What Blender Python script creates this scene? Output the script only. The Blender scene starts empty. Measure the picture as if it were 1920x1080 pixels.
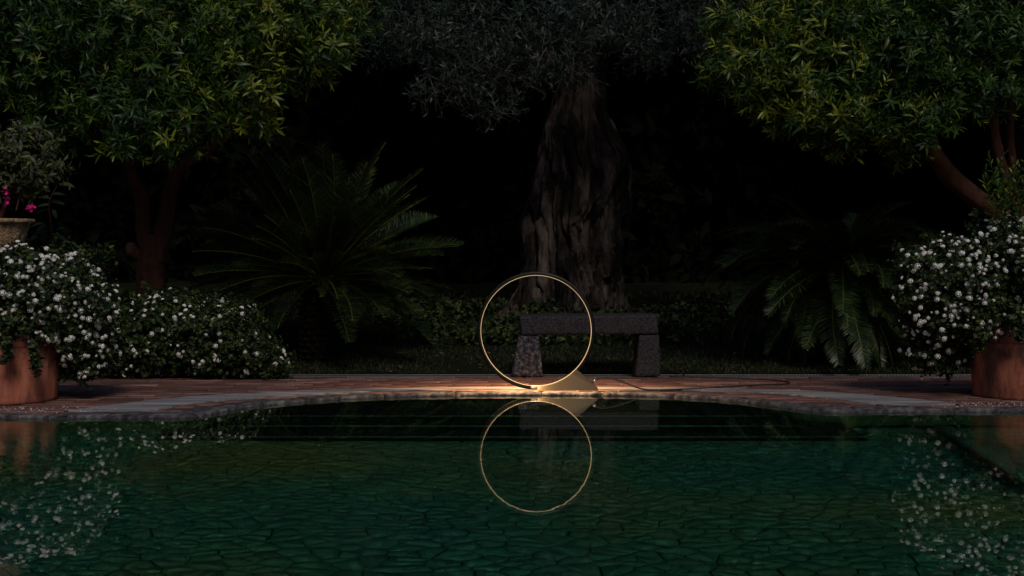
import bpy, math, random
import numpy as np
from mathutils import Vector, Matrix, noise

random.seed(7)
rng = np.random.default_rng(7)
SC = bpy.context.scene
COL = SC.collection
R = math.radians

# ------------------------------------------------------------------ camera
CH, F, HY = 0.967, 2667.0, 460.0        # eye height over the water, focal length in photo pixels, horizon row
cam_d = bpy.data.cameras.new('camera')
cam_d.lens = 50.0
cam_d.sensor_width = 36.0
cam_d.shift_y = -(540.0 - HY) / 1920.0
cam_d.clip_start = 0.05
cam_d.clip_end = 600
cam = bpy.data.objects.new('camera', cam_d)
COL.objects.link(cam)
cam.location = (0, 0, CH)
cam.rotation_euler = (R(90), 0, 0)
SC.camera = cam

# ------------------------------------------------------------------ dusk sky, weak low sun, exposure
SUN_EL, SUN_AZ = R(40), R(168)          # azimuth clockwise from +Y: behind the camera, a little to the right
world = bpy.data.worlds.new('World')
SC.world = world
world.use_nodes = True
wn = world.node_tree
sky = wn.nodes.new('ShaderNodeTexSky')
sky.sky_type = 'NISHITA'
sky.sun_disc = False
sky.sun_elevation = SUN_EL
sky.sun_rotation = SUN_AZ
bg = wn.nodes['Background']
wn.links.new(sky.outputs[0], bg.inputs[0])
bg.inputs[1].default_value = 0.05
sun_d = bpy.data.lights.new('sun', 'SUN')
sun_d.energy = 0.85
sun_d.angle = R(14)
sun_d.color = (1.0, 0.86, 0.70)
sun = bpy.data.objects.new('sun', sun_d)
COL.objects.link(sun)
sd = Vector((math.sin(SUN_AZ) * math.cos(SUN_EL), math.cos(SUN_AZ) * math.cos(SUN_EL), math.sin(SUN_EL)))
sun.rotation_euler = sd.to_track_quat('Z', 'Y').to_euler()
sun.location = (0, -5, 9)
SC.view_settings.view_transform = 'Standard'
SC.view_settings.look = 'None'
SC.view_settings.gamma = 1
SC.view_settings.use_curve_mapping = False
SC.view_settings.exposure = 0.75
SC.cycles.use_denoising = True
SC.cycles.max_bounces = 8
SC.cycles.diffuse_bounces = 3
SC.cycles.glossy_bounces = 3
SC.cycles.transmission_bounces = 4
SC.cycles.sample_clamp_indirect = 3.0
SC.cycles.blur_glossy = 0.3

# ------------------------------------------------------------------ placing helpers
def at(px, py, Y):
    return Vector(((px - 960) / F * Y, Y, CH - (py - HY) * Y / F))

def on(px, py, z=0.0):
    Y = (CH - z) * F / (py - HY)
    return ((px - 960) / F * Y, Y)

def tz(y):                                # the terrace falls gently away from the pool to the drain
    return 0.012 if y < 9.3 else 0.012 - 0.034 * min(y - 9.3, 1.6)

def lawn_z(x, y):
    t = max(0.0, y - 11.15)
    return tz(11) + 0.004 + 0.33 * (1 - math.exp(-(t / 2.6) ** 1.6)) + 0.028 * max(0, y - 13) \
        + 0.02 * noise.noise(Vector((x * 0.7, y * 0.7, 3)))

# ------------------------------------------------------------------ object helpers
def tag(o, label=None, cat=None, group=None, kind=None):
    if label: o['label'] = label
    if cat: o['category'] = cat
    if group: o['group'] = group
    if kind: o['kind'] = kind
    return o

def link(name, data, parent=None):
    o = bpy.data.objects.new(name, data)
    COL.objects.link(o)
    if parent is not None: o.parent = parent
    return o

def empty(name, loc=(0, 0, 0), rz=0):
    o = link(name, None)
    o.location = loc
    o.rotation_euler = (0, 0, rz)
    o.empty_display_size = 0.1
    return o

def mesh_np(name, verts, tris, mat, tint=None, smooth=False):
    """uniform triangle mesh; tint = one float per vertex, read by the material"""
    me = bpy.data.meshes.new(name)
    v = np.asarray(verts, dtype=np.float32).reshape(-1, 3)
    t = np.asarray(tris, dtype=np.int32).reshape(-1, 3)
    me.vertices.add(len(v)); me.vertices.foreach_set('co', v.ravel())
    me.loops.add(len(t) * 3); me.loops.foreach_set('vertex_index', t.ravel())
    me.polygons.add(len(t))
    me.polygons.foreach_set('loop_start', np.arange(0, len(t) * 3, 3, dtype=np.int32))
    if smooth: me.polygons.foreach_set('use_smooth', np.ones(len(t), dtype=bool))
    if tint is not None:
        a = me.attributes.new('tint', 'FLOAT', 'POINT')
        a.data.foreach_set('value', np.asarray(tint, dtype=np.float32))
    me.update(calc_edges=True)
    me.materials.append(mat)
    return me

def mesh_py(name, verts, faces, mat, smooth=False):
    me = bpy.data.meshes.new(name)
    me.from_pydata([tuple(v) for v in verts], [], faces)
    me.update()
    if smooth: me.polygons.foreach_set('use_smooth', [True] * len(faces))
    me.materials.append(mat)
    return me

# ------------------------------------------------------------------ materials
def new_mat(name):
    m = bpy.data.materials.new(name)
    m.use_nodes = True
    nt = m.node_tree
    return m, nt, nt.nodes['Principled BSDF']

def ramp(nt, fac, stops):
    r = nt.nodes.new('ShaderNodeValToRGB')
    els = r.color_ramp.elements
    while len(els) < len(stops): els.new(0.5)
    for e, (p, c) in zip(els, stops):
        e.position = p; e.color = (*c, 1)
    nt.links.new(fac, r.inputs[0])
    return r.outputs[0]

def noise_tex(nt, scale, detail=6, rough=0.6, vec=None, dist=0.0):
    n = nt.nodes.new('ShaderNodeTexNoise')
    n.inputs['Scale'].default_value = scale
    n.inputs['Detail'].default_value = detail
    n.inputs['Roughness'].default_value = rough
    n.inputs['Distortion'].default_value = dist
    if vec is not None: nt.links.new(vec, n.inputs['Vector'])
    return n.outputs['Fac']

def mapped(nt, scale):
    tc = nt.nodes.new('ShaderNodeTexCoord')
    mp = nt.nodes.new('ShaderNodeMapping')
    mp.inputs['Scale'].default_value = scale
    nt.links.new(tc.outputs['Object'], mp.inputs['Vector'])
    return mp.outputs[0]

def mix(nt, fac, a, b, mode='MIX'):
    m = nt.nodes.new('ShaderNodeMix')
    m.data_type = 'RGBA'; m.blend_type = mode
    for s, v in ((m.inputs[0], fac), (m.inputs[6], a), (m.inputs[7], b)):
        if isinstance(v, (int, float)): s.default_value = v
        elif isinstance(v, tuple): s.default_value = (*v, 1)
        else: nt.links.new(v, s)
    return m.outputs[2]

def bump(nt, bsdf, h, strength=0.5, dist=0.01):
    b = nt.nodes.new('ShaderNodeBump')
    b.inputs['Strength'].default_value = strength
    b.inputs['Distance'].default_value = dist
    nt.links.new(h, b.inputs['Height'])
    nt.links.new(b.outputs[0], bsdf.inputs['Normal'])

def surf(name, stops, scale, rough=0.85, bstr=0.5, bdist=0.01, stretch=(1, 1, 1), bscale=None, detail=8, per_object=0.0, dist=0.0):
    m, nt, b = new_mat(name)
    v = mapped(nt, stretch)
    f = noise_tex(nt, scale, detail, 0.62, v, dist)
    c = ramp(nt, f, stops)
    if per_object:
        oi = nt.nodes.new('ShaderNodeObjectInfo')
        hs = nt.nodes.new('ShaderNodeHueSaturation')
        mr = nt.nodes.new('ShaderNodeMapRange')
        mr.inputs['To Min'].default_value = 1 - per_object
        mr.inputs['To Max'].default_value = 1 + per_object
        nt.links.new(oi.outputs['Random'], mr.inputs[0])
        nt.links.new(mr.outputs[0], hs.inputs['Value'])
        nt.links.new(c, hs.inputs['Color'])
        c = hs.outputs[0]
    nt.links.new(c, b.inputs['Base Color'])
    b.inputs['Roughness'].default_value = rough
    b.inputs['Specular IOR Level'].default_value = .12 if rough > .8 else .5
    if bstr: bump(nt, b, noise_tex(nt, bscale or scale * 3, 8, 0.65, v), bstr, bdist)
    return m

def leaf_mat(name, stops, rough=0.42, trans=0.18, spec=0.28):
    """colour runs along the 'tint' of each leaf: 0 old dark leaf, 1 fresh yellow shoot"""
    m, nt, b = new_mat(name)
    at_ = nt.nodes.new('ShaderNodeAttribute'); at_.attribute_name = 'tint'
    c = ramp(nt, at_.outputs['Fac'], stops)
    nt.links.new(c, b.inputs['Base Color'])
    b.inputs['Roughness'].default_value = rough
    b.inputs['Specular IOR Level'].default_value = spec
    out = nt.nodes['Material Output']
    tr = nt.nodes.new('ShaderNodeBsdfTranslucent')
    nt.links.new(c, tr.inputs['Color'])
    ms = nt.nodes.new('ShaderNodeMixShader'); ms.inputs[0].default_value = trans
    nt.links.new(b.outputs[0], ms.inputs[1]); nt.links.new(tr.outputs[0], ms.inputs[2])
    nt.links.new(ms.outputs[0], out.inputs['Surface'])
    return m

M = {}
M['citrus'] = leaf_mat('citrus_leaf', [(0.0, (.006, .020, .006)), (0.40, (.014, .040, .007)), (0.75, (.042, .082, .010)), (1.0, (.16, .18, .016))])
M['olive'] = leaf_mat('olive_leaf', [(0.0, (.008, .017, .014)), (0.6, (.023, .038, .033)), (1.0, (.075, .095, .078))], rough=0.5)
M['lantana'] = leaf_mat('lantana_leaf', [(0.0, (.005, .013, .004)), (0.6, (.017, .035, .009)), (1.0, (.07, .09, .02))], rough=0.6)
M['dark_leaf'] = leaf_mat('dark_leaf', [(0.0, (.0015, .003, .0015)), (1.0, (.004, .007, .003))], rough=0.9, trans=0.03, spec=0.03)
M['cycad'] = leaf_mat('cycad_leaf', [(0.0, (.006, .017, .007)), (0.6, (.020, .040, .013)), (1.0, (.11, .115, .018))], rough=0.4)
M['grey_leaf'] = leaf_mat('grey_leaf', [(0.0, (.018, .028, .014)), (0.6, (.045, .06, .025)), (1.0, (.12, .11, .03))], rough=0.5)
M['grass'] = leaf_mat('grass_blade', [(0.0, (.005, .011, .003)), (0.7, (.012, .022, .006)), (1.0, (.06, .052, .024))], rough=0.7)
M['petal'] = leaf_mat('petal_white', [(0.0, (.72, .70, .66)), (1.0, (.90, .90, .90))], rough=0.7, trans=0.15)
M['pink'] = leaf_mat('petal_magenta', [(0.0, (.55, .01, .16)), (1.0, (.75, .03, .32))], rough=0.6, trans=0.3)
M['stem'] = surf('green_stem', [(0, (.03, .045, .015)), (1, (.06, .07, .03))], 20, bstr=0)
M['bark'] = surf('citrus_bark', [(0.3, (.014, .006, .005)), (0.6, (.055, .022, .014)), (0.8, (.09, .048, .034))], 9, bstr=0.8, bdist=0.015, stretch=(1, 1, .35))
M['olive_bark'] = surf('olive_bark', [(0.40, (.006, .005, .005)), (0.50, (.028, .023, .022)), (0.68, (.15, .125, .115))], 5, bstr=1.0, bdist=0.09, stretch=(1, 1, .3), bscale=26, dist=0.6, detail=12)
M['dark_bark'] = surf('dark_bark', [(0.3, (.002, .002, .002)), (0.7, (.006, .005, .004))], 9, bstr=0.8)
M['cycad_bark'] = surf('cycad_bark', [(0.3, (.004, .003, .002)), (0.7, (.016, .011, .008))], 22, bstr=1, bdist=.02)
M['soil'] = surf('soil', [(0.3, (.010, .008, .006)), (0.7, (.028, .02, .014))], 14, bstr=0.8)
M['lawn'] = surf('lawn_soil', [(0.35, (.003, .006, .002)), (0.6, (.007, .009, .004)), (0.8, (.018, .014, .009))], 3.5, bstr=0.8)
M['lava'] = surf('lava_stone', [(0.36, (.008, .008, .010)), (0.46, (.022, .021, .026)), (0.75, (.050, .048, .055))], 62, bstr=1.0, bdist=.012, bscale=60, rough=.95)
M['coping'] = surf('coping_stone', [(0.34, (.014, .014, .018)), (0.5, (.055, .054, .062)), (0.70, (.15, .145, .15))], 22, bstr=1.0, bdist=.014, bscale=45, rough=.92, per_object=.12)
M['cement'] = surf('cement_band', [(0.32, (.06, .055, .06)), (0.5, (.17, .17, .18)), (0.68, (.32, .32, .33))], 7, bstr=.8, bdist=.008, stretch=(.25, 3, 1), detail=12)
M['mortar'] = surf('mortar', [(0.3, (.04, .028, .024)), (0.7, (.09, .06, .05))], 20, bstr=.5)
M['grate'] = surf('drain_grate', [(0.3, (.05, .05, .055)), (0.7, (.12, .12, .13))], 30, rough=.6, bstr=.2)
M['black'] = surf('dark_void', [(0, (.004, .004, .004)), (1, (.008, .008, .008))], 5, bstr=0)
M['cable'] = surf('black_cable', [(0, (.012, .012, .013)), (1, (.02, .02, .02))], 5, rough=.5, bstr=0)
M['pool_wall'] = surf('pool_wall', [(0.3, (.02, .07, .03)), (0.6, (.045, .14, .06)), (0.8, (.08, .2, .09))], 12, bstr=.4)
M['nosing'] = surf('step_nosing', [(0.3, (.02, .08, .04)), (0.7, (.045, .14, .075))], 8, bstr=.2)
M['grout'] = surf('pool_grout', [(0.3, (.001, .007, .005)), (0.7, (.003, .013, .009))], 12, bstr=.3)
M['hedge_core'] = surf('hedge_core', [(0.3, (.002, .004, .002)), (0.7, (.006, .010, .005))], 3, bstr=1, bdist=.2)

# terracotta brick paving: each brick carries its own tint
m, nt, b = new_mat('brick_paving')
a_ = nt.nodes.new('ShaderNodeAttribute'); a_.attribute_name = 'tint'
c1 = ramp(nt, a_.outputs['Fac'], [(0, (.075, .036, .030)), (.5, (.15, .070, .056)), (1, (.27, .15, .125))])
v = mapped(nt, (1, 3, 1))
c2 = ramp(nt, noise_tex(nt, 2.6, 8, .7, v), [(.3, (.45, .42, .45)), (.6, (1, 1, 1)), (.8, (1.25, 1.2, 1.2))])
nt.links.new(mix(nt, 1.0, c1, c2, 'MULTIPLY'), b.inputs['Base Color'])
b.inputs['Roughness'].default_value = .62
bump(nt, b, noise_tex(nt, 60, 6, .6, v), .4, .004)
M['brick'] = m

# terracotta pots with vertical streaks of damp and lime
m, nt, b = new_mat('terracotta')
v = mapped(nt, (1.4, 1.4, .32))
v2 = mapped(nt, (1, 1, 1))
c1 = ramp(nt, noise_tex(nt, 7, 8, .6, v), [(.36, (.05, .014, .011)), (.46, (.20, .060, .034)), (.58, (.32, .10, .06)), (.74, (.42, .20, .15))])
c2 = ramp(nt, noise_tex(nt, 4.2, 10, .7, v2, .3), [(.40, (.40, .34, .40)), (.52, (.95, .95, .95)), (.7, (1.1, 1.1, 1.15))])
nt.links.new(mix(nt, 1.0, c1, c2, 'MULTIPLY'), b.inputs['Base Color'])
b.inputs['Roughness'].default_value = .85
bump(nt, b, noise_tex(nt, 26, 8, .65, v2), .45, .008)
M['terracotta'] = m

# green pool flagstones
m, nt, b = new_mat('pool_stone')
v = mapped(nt, (1, 1, 1))
g = nt.nodes.new('ShaderNodeNewGeometry')
sc_ = nt.nodes.new('ShaderNodeTexNoise'); sc_.inputs['Scale'].default_value = .55; sc_.inputs['Detail'].default_value = 2
nt.links.new(g.outputs['Position'], sc_.inputs['Vector'])
big = ramp(nt, sc_.outputs['Fac'], [(.36, (.001, .088, .058)), (.50, (.007, .094, .044)), (.64, (.050, .100, .022))])  # olive end of the noise paints in warm sunlit patches on the floor
a_ = nt.nodes.new('ShaderNodeAttribute'); a_.attribute_name = 'tint'
per = ramp(nt, a_.outputs['Fac'], [(0, (.9, .92, .95)), (.5, (1.15, 1.15, 1.1)), (1, (1.45, 1.4, 1.3))])
fine = ramp(nt, noise_tex(nt, 30, 6, .7, g.outputs['Position']), [(.3, (.9, .9, .9)), (.7, (1.08, 1.08, 1.08))])
nt.links.new(mix(nt, 1.0, mix(nt, 1.0, big, per, 'MULTIPLY'), fine, 'MULTIPLY'), b.inputs['Base Color'])
b.inputs['Roughness'].default_value = .7
bump(nt, b, noise_tex(nt, 60, 6, .6, g.outputs['Position']), .15, .002)
M['pool_stone'] = m

# water: clear, slightly green, almost still
m, nt, b = new_mat('water')
nt.nodes.remove(b)
gl = nt.nodes.new('ShaderNodeBsdfGlass')
gl.inputs['IOR'].default_value = 1.42
gl.inputs['Roughness'].default_value = 0.0
gl.inputs['Color'].default_value = (.97, 1.0, .99, 1)
g = nt.nodes.new('ShaderNodeNewGeometry')
mp = nt.nodes.new('ShaderNodeMapping'); mp.inputs['Scale'].default_value = (1.0, 2.2, 1)
nt.links.new(g.outputs['Position'], mp.inputs['Vector'])
bp = nt.nodes.new('ShaderNodeBump'); bp.inputs['Strength'].default_value = .2; bp.inputs['Distance'].default_value = .00045
nt.links.new(noise_tex(nt, 3.2, 2, .5, mp.outputs[0]), bp.inputs['Height'])
nt.links.new(bp.outputs[0], gl.inputs['Normal'])
nt.links.new(gl.outputs[0], nt.nodes['Material Output'].inputs['Surface'])
M['water'] = m

# carved urn
m, nt, b = new_mat('urn_stone')
v = mapped(nt, (1, 1, 1))
c1 = ramp(nt, noise_tex(nt, 24, 8, .7, v, 1.5), [(.35, (.10, .06, .035)), (.55, (.34, .23, .13)), (.75, (.52, .40, .27))])
nt.links.new(c1, b.inputs['Base Color']); b.inputs['Roughness'].default_value = .9
bump(nt, b, noise_tex(nt, 22, 8, .6, v, 2.0), 1.0, .03)
M['urn'] = m

def metal_mat(name, col, rough, metallic=1.0):
    m, nt, b = new_mat(name)
    v = mapped(nt, (1, 1, 1))
    nt.links.new(ramp(nt, noise_tex(nt, 160, 2, .5, v), [(.2, tuple(c * .88 for c in col)), (.8, col)]), b.inputs['Base Color'])
    b.inputs['Roughness'].default_value = rough; b.inputs['Metallic'].default_value = metallic
    return m
M['lamp_body'] = metal_mat('lamp_dark_body', (.008, .008, .008), .45, .6)
M['lamp_base'] = metal_mat('lamp_bronze_base', (.085, .07, .05), .45, .35)
M['steel'] = metal_mat('steel', (.75, .72, .68), .25)
m, nt, b = new_mat('led_strip')
b.inputs['Base Color'].default_value = (.06, .05, .04, 1)
b.inputs['Emission Color'].default_value = (1.0, .66, .34, 1)
b.inputs['Emission Strength'].default_value = .42
M['led'] = m

# ------------------------------------------------------------------ leaf geometry (vectorised)
LT = np.array([(0, 1, 3), (0, 3, 2), (1, 4, 6), (1, 6, 3), (3, 6, 5), (3, 5, 2), (4, 7, 6), (6, 7, 5)])

def leaves(pos, d, n, L, W, curl=.15, fold=.25, tip=.55):
    """pos, d (direction), n (upper side) arrays (k,3); L, W arrays or floats -> verts (k*8,3), tris"""
    pos = np.asarray(pos, float); k = len(pos)
    d = np.asarray(d, float); d = d / (np.linalg.norm(d, axis=1, keepdims=True) + 1e-9)
    s = np.cross(d, n); s /= (np.linalg.norm(s, axis=1, keepdims=True) + 1e-9)
    u = np.cross(s, d)
    L = np.broadcast_to(np.asarray(L, float), (k,))[:, None]; W = np.broadcast_to(np.asarray(W, float), (k,))[:, None]
    def p(a, side, h): return pos + d * L * a + s * W * side + u * L * h
    c1, c2, c3 = -curl * .12, -curl * .45, -curl
    f = fold * (W / L)
    V = np.stack([p(0, 0, 0), p(.33, -.5, c1) + u * W * fold * .5, p(.33, .5, c1) + u * W * fold * .5, p(.33, 0, c1),
                  p(.7, -tip * .7, c2) + u * W * fold * .3, p(.7, tip * .7, c2) + u * W * fold * .3, p(.7, 0, c2), p(1, 0, c3)], axis=1)
    T = (LT[None] + (np.arange(k) * 8)[:, None, None]).reshape(-1, 3)
    return V.reshape(-1, 3), T

def unit(v): return v / (np.linalg.norm(v, axis=-1, keepdims=True) + 1e-9)

def tube_arr(pts, rad, sides=6, wob=0.0):
    pts = [Vector(p) for p in pts]
    V, T = [], []
    up = Vector((.13, .21, 1)).normalized()
    prev = None
    for i, p in enumerate(pts):
        t = (pts[min(i + 1, len(pts) - 1)] - pts[max(i - 1, 0)]).normalized()
        if prev is None:
            a = t.cross(Vector((1, 0, 0)) if abs(t.x) < .8 else Vector((0, 1, 0))).normalized()
        else:
            a = (prev - t * prev.dot(t)).normalized()
        prev = a
        b_ = t.cross(a)
        r = rad[i] if hasattr(rad, '__len__') else rad
        for j in range(sides):
            th = 2 * math.pi * j / sides
            rr = r
            if wob:
                q = p + (a * math.cos(th) + b_ * math.sin(th)) * r
                rr = r * (1 + wob * noise.noise(q * 7) + wob * .6 * noise.noise(q * 19))
            V.append(p + (a * math.cos(th) + b_ * math.sin(th)) * rr)
    for i in range(len(pts) - 1):
        for j in range(sides):
            q, w = i * sides + j, i * sides + (j + 1) % sides
            T += [(q, w, w + sides), (q, w + sides, q + sides)]
    n0 = len(V); V += [pts[0], pts[-1]]
    e = (len(pts) - 1) * sides
    for j in range(sides):
        T.append((n0, (j + 1) % sides, j)); T.append((n0 + 1, e + j, e + (j + 1) % sides))
    return np.array([tuple(v) for v in V]), np.array(T)

def smooth_path(pts, n=8):
    pts = [Vector(p) for p in pts]; out = []
    for i in range(len(pts) - 1):
        p0, p1, p2, p3 = pts[max(i - 1, 0)], pts[i], pts[i + 1], pts[min(i + 2, len(pts) - 1)]
        for k in range(n):
            t = k / n
            out.append(.5 * ((2 * p1) + (p2 - p0) * t + (2 * p0 - 5 * p1 + 4 * p2 - p3) * t * t + (3 * p1 - p0 - 3 * p2 + p3) * t ** 3))
    out.append(pts[-1]); return out

def tube(name, pts, rad, mat, parent=None, sides=10, n=8, wob=0.0):
    pp = smooth_path(pts, n)
    if hasattr(rad, '__len__'):
        rr = [float(np.interp(i / n, range(len(rad)), rad)) for i in range(len(pp))]
    else: rr = rad
    V, T = tube_arr(pp, rr, sides, wob)
    return link(name, mesh_np(name, V, T, mat, smooth=True), parent)

class Bag:
    """collects arrays of triangles with a tint"""
    def __init__(s): s.v, s.t, s.c, s.n = [], [], [], 0
    def add(s, V, T, c=0.5):
        V = np.asarray(V); s.v.append(V); s.t.append(np.asarray(T) + s.n)
        s.c.append(np.broadcast_to(np.asarray(c, float), (len(V),))); s.n += len(V)
    def arr(s): return np.concatenate(s.v), np.concatenate(s.t), np.concatenate(s.c)
    def mesh(s, name, mat, smooth=False):
        V, T, c = s.arr(); return mesh_np(name, V, T, mat, c, smooth)

# ---- sprigs: clusters of leaves on a tip, local axis +Z
def sprig(kind, seed):
    r = np.random.default_rng(seed)
    b_ = Bag()
    if kind == 'citrus':
        k = r.integers(11, 17)
        th = np.arange(k) * 2.4 + r.uniform(0, 6); el = np.linspace(.25, 1.35, k) + r.normal(0, .12, k)
        h = np.linspace(.10, -.03, k)
        d = np.stack([np.sin(el) * np.cos(th), np.sin(el) * np.sin(th), np.cos(el)], 1)
        L = r.uniform(.07, .115, k) * np.linspace(.7, 1.1, k)
        young = r.random() < .45
        c = np.clip(r.normal(.37, .15, k) + (.38 if young else 0) * np.linspace(1, .1, k), 0, 1)
        n = np.array([0, 0, 1.]) * 1.0 + r.normal(0, .35, (k, 3))
        V, T = leaves(np.stack([0 * h, 0 * h, h], 1), d, n, L, L * .23, r.uniform(.1, .5))
        b_.add(V, T, np.repeat(c, 8))
    elif kind == 'olive':
        k = 14
        h = np.linspace(-.12, .12, k); th = np.repeat(np.arange(k // 2) * 1.57, 2) + np.tile([0, math.pi], k // 2) + r.normal(0, .25, k)
        el = np.full(k, .85) + r.normal(0, .2, k)
        bend = r.uniform(-.06, .06, 2)
        pos = np.stack([bend[0] * (h / .12) ** 2, bend[1] * (h / .12) ** 2, h], 1)
        d = np.stack([np.sin(el) * np.cos(th), np.sin(el) * np.sin(th), np.cos(el)], 1)
        L = r.uniform(.055, .085, k)
        V, T = leaves(pos, d, r.normal(0, .6, (k, 3)) + [0, 0, .8], L, L * .23, .08)
        c = np.clip(r.normal(.5, .22, k), 0, 1)
        b_.add(V, T, np.repeat(c, 8))
        tw = [(bend[0] * (z / .12) ** 2, bend[1] * (z / .12) ** 2, z) for z in np.linspace(-.2, .12, 5)]
        V, T = tube_arr(tw, .0022, 3); b_.add(V, T, .9)
    elif kind == 'lantana':
        k = 10
        h = np.linspace(-.05, .035, k); th = np.arange(k) * 1.57 + r.normal(0, .4, k); el = 1.05 + r.normal(0, .3, k)
        d = np.stack([np.sin(el) * np.cos(th), np.sin(el) * np.sin(th), np.cos(el)], 1)
        L = r.uniform(.020, .036, k)
        V, T = leaves(np.stack([0 * h, 0 * h, h], 1), d, r.normal(0, .4, (k, 3)) + [0, 0, 1], L, L * .62, .2)
        b_.add(V, T, np.repeat(np.clip(r.normal(.5, .25, k), 0, 1), 8))
    elif kind == 'dark':
        k = 9
        th = r.uniform(0, 6.28, k); el = r.uniform(.3, 1.9, k)
        d = np.stack([np.sin(el) * np.cos(th), np.sin(el) * np.sin(th), np.cos(el)], 1)
        L = r.uniform(.14, .26, k)
        V, T = leaves(r.normal(0, .07, (k, 3)), d, r.normal(0, .6, (k, 3)) + [0, 0, 1], L, L * .42, .15)
        b_.add(V, T, np.repeat(r.random(k), 8))
    elif kind == 'shoot':                     # upright stem with lance leaves
        k = 16
        h = np.linspace(0, .30, k); th = np.arange(k) * 2.4; el = np.linspace(1.15, .35, k) + r.normal(0, .1, k)
        d = np.stack([np.sin(el) * np.cos(th), np.sin(el) * np.sin(th), np.cos(el)], 1)
        L = r.uniform(.06, .09, k)
        V, T = leaves(np.stack([0 * h, 0 * h, h], 1), d, r.normal(0, .3, (k, 3)) + [0, 0, 1], L, L * .24, .25)
        b_.add(V, T, np.repeat(np.clip(r.normal(.62, .2, k), 0, 1), 8))
    elif kind == 'small':                     # small curled grey leaves
        k = 12
        h = np.linspace(-.06, .06, k); th = np.arange(k) * 2.4; el = r.uniform(.5, 1.7, k)
        d = np.stack([np.sin(el) * np.cos(th), np.sin(el) * np.sin(th), np.cos(el)], 1)
        L = r.uniform(.03, .055, k)
        V, T = leaves(np.stack([0 * h, 0 * h, h], 1), d, r.normal(0, .6, (k, 3)) + [0, 0, 1], L, L * .36, .4)
        b_.add(V, T, np.repeat(np.clip(r.normal(.5, .25, k), 0, 1), 8))
    return b_.arr()

PROTO = {k: [sprig(k, 100 + i * 7) for i in range(n)] for k, n in
         (('citrus', 10), ('olive', 8), ('lantana', 8), ('dark', 6), ('shoot', 6), ('small', 6))}

def frames(axes, r):
    """rotation matrices (k,3,3) taking +Z to each axis with a random spin"""
    z = unit(np.asarray(axes, float)); k = len(z)
    t = r.normal(0, 1, (k, 3)); x = unit(t - z * (t * z).sum(1, keepdims=True)); y = np.cross(z, x)
    return np.stack([x, y, z], axis=2)

def scatter_mesh(kind, P, A, S, r, tint_add=None):
    """joins sprigs at points P, axes A, scales S into arrays"""
    P = np.asarray(P); k = len(P); Rm = frames(A, r); pick = r.integers(0, len(PROTO[kind]), k)
    out = Bag()
    for i in range(len(PROTO[kind])):
        idx = np.nonzero(pick == i)[0]
        if not len(idx): continue
        V, T, c = PROTO[kind][i]
        W = np.einsum('kij,nj->kni', Rm[idx], V) * S[idx][:, None, None] + P[idx][:, None, :]
        n = len(V)
        TT = (T[None] + (np.arange(len(idx)) * n)[:, None, None]).reshape(-1, 3)
        cc = np.tile(c, len(idx)).reshape(len(idx), n)
        if tint_add is not None: cc = np.clip(cc + tint_add[idx][:, None], 0, 1)
        out.add(W.reshape(-1, 3), TT, cc.ravel())
    return out

_sprig_meshes = {}
def sprig_mesh(kind, i, mat, shift=0.0):
    key = (kind, i, mat.name, round(shift, 1))
    if key not in _sprig_meshes:
        V, T, c = PROTO[kind][i]
        _sprig_meshes[key] = mesh_np('leaf_sprig', V, T, mat, np.clip(c + shift, 0, 1))
    return _sprig_meshes[key]

def place(name, me, P, Rm, s, parent):
    o = link(name, me, parent)
    mt = Matrix([list(Rm[0]) + [P[0]], list(Rm[1]) + [P[1]], list(Rm[2]) + [P[2]], [0, 0, 0, 1]])
    o.matrix_local = mt @ Matrix.Scale(float(s), 4)
    return o

def crown_points(clumps, per_m2, r, fill=.55):
    """points through ellipsoid clumps, most near the surface; axes outward and up"""
    P, A, Q = [], [], []
    for (c, rad) in clumps:
        c, rad = np.array(c), np.array(rad)
        area = 4 * math.pi * ((rad[0] * rad[1]) ** 1.6 / 3 + (rad[0] * rad[2]) ** 1.6 / 3 + (rad[1] * rad[2]) ** 1.6 / 3) ** (1 / 1.6)
        n = max(6, int(area * per_m2))
        d = unit(r.normal(0, 1, (n, 3)))
        q = 1 - fill * r.random(n) ** 1.7
        lump = np.array([1 + .16 * noise.noise(Vector(tuple(x * 2.2 + c))) for x in d])
        P.append(c + d * rad * (q * lump)[:, None]); Q.append(q)
        A.append(unit(d / rad * rad.min() + np.array([0, -.1, .35]) + r.normal(0, .3, (n, 3))))
    return np.concatenate(P), np.concatenate(A), np.concatenate(Q)

def build_crown(tree, kind, mat, clumps, per_m2, r, scale=(.85, 1.25), yellow=None, keep=300, lo_rate=1.0):
    """crown part: the sprigs that show largest are sub-parts, the rest is one mass"""
    P, A, Q = crown_points(clumps, per_m2, r)
    Y = P[:, 1]; xp = 960 + F * P[:, 0] / Y; yp = HY + F * (CH - P[:, 2]) / Y
    seen = (xp > -60) & (xp < 1980) & (yp > -60) & (Y < 60)
    # the far-away upper part of the crown does not need full density
    S = r.uniform(*scale, len(P))
    up = yp < -140
    S[up] *= 1.7
    drop = up & (r.random(len(P)) < .6)
    P, A, Q, S, seen, Y, xp, yp = [a[~drop] for a in (P, A, Q, S, seen, Y, xp, yp)]
    ta = r.normal(0, .10, len(P))
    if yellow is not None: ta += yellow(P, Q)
    score = np.where(seen, -Y + Q * 2.0 + S, -1e9)
    order = np.argsort(-score)
    top = order[:keep]; rest = order[keep:]
    base = np.array(tree.location)
    crown = link('crown', scatter_mesh(kind, P[rest] - base, A[rest], S[rest], r, ta[rest]).mesh('crown', mat), tree)
    crown['kind'] = 'stuff'
    Rm = frames(A[top], r)
    for j, i in enumerate(top):
        sh = round(float(np.clip(ta[i], -.3, .5)) * 5) / 5
        place('leaf_sprig', sprig_mesh(kind, int(r.integers(0, len(PROTO[kind]))), mat, sh), P[i] - base, Rm[j], S[i], crown)
    return crown

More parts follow.
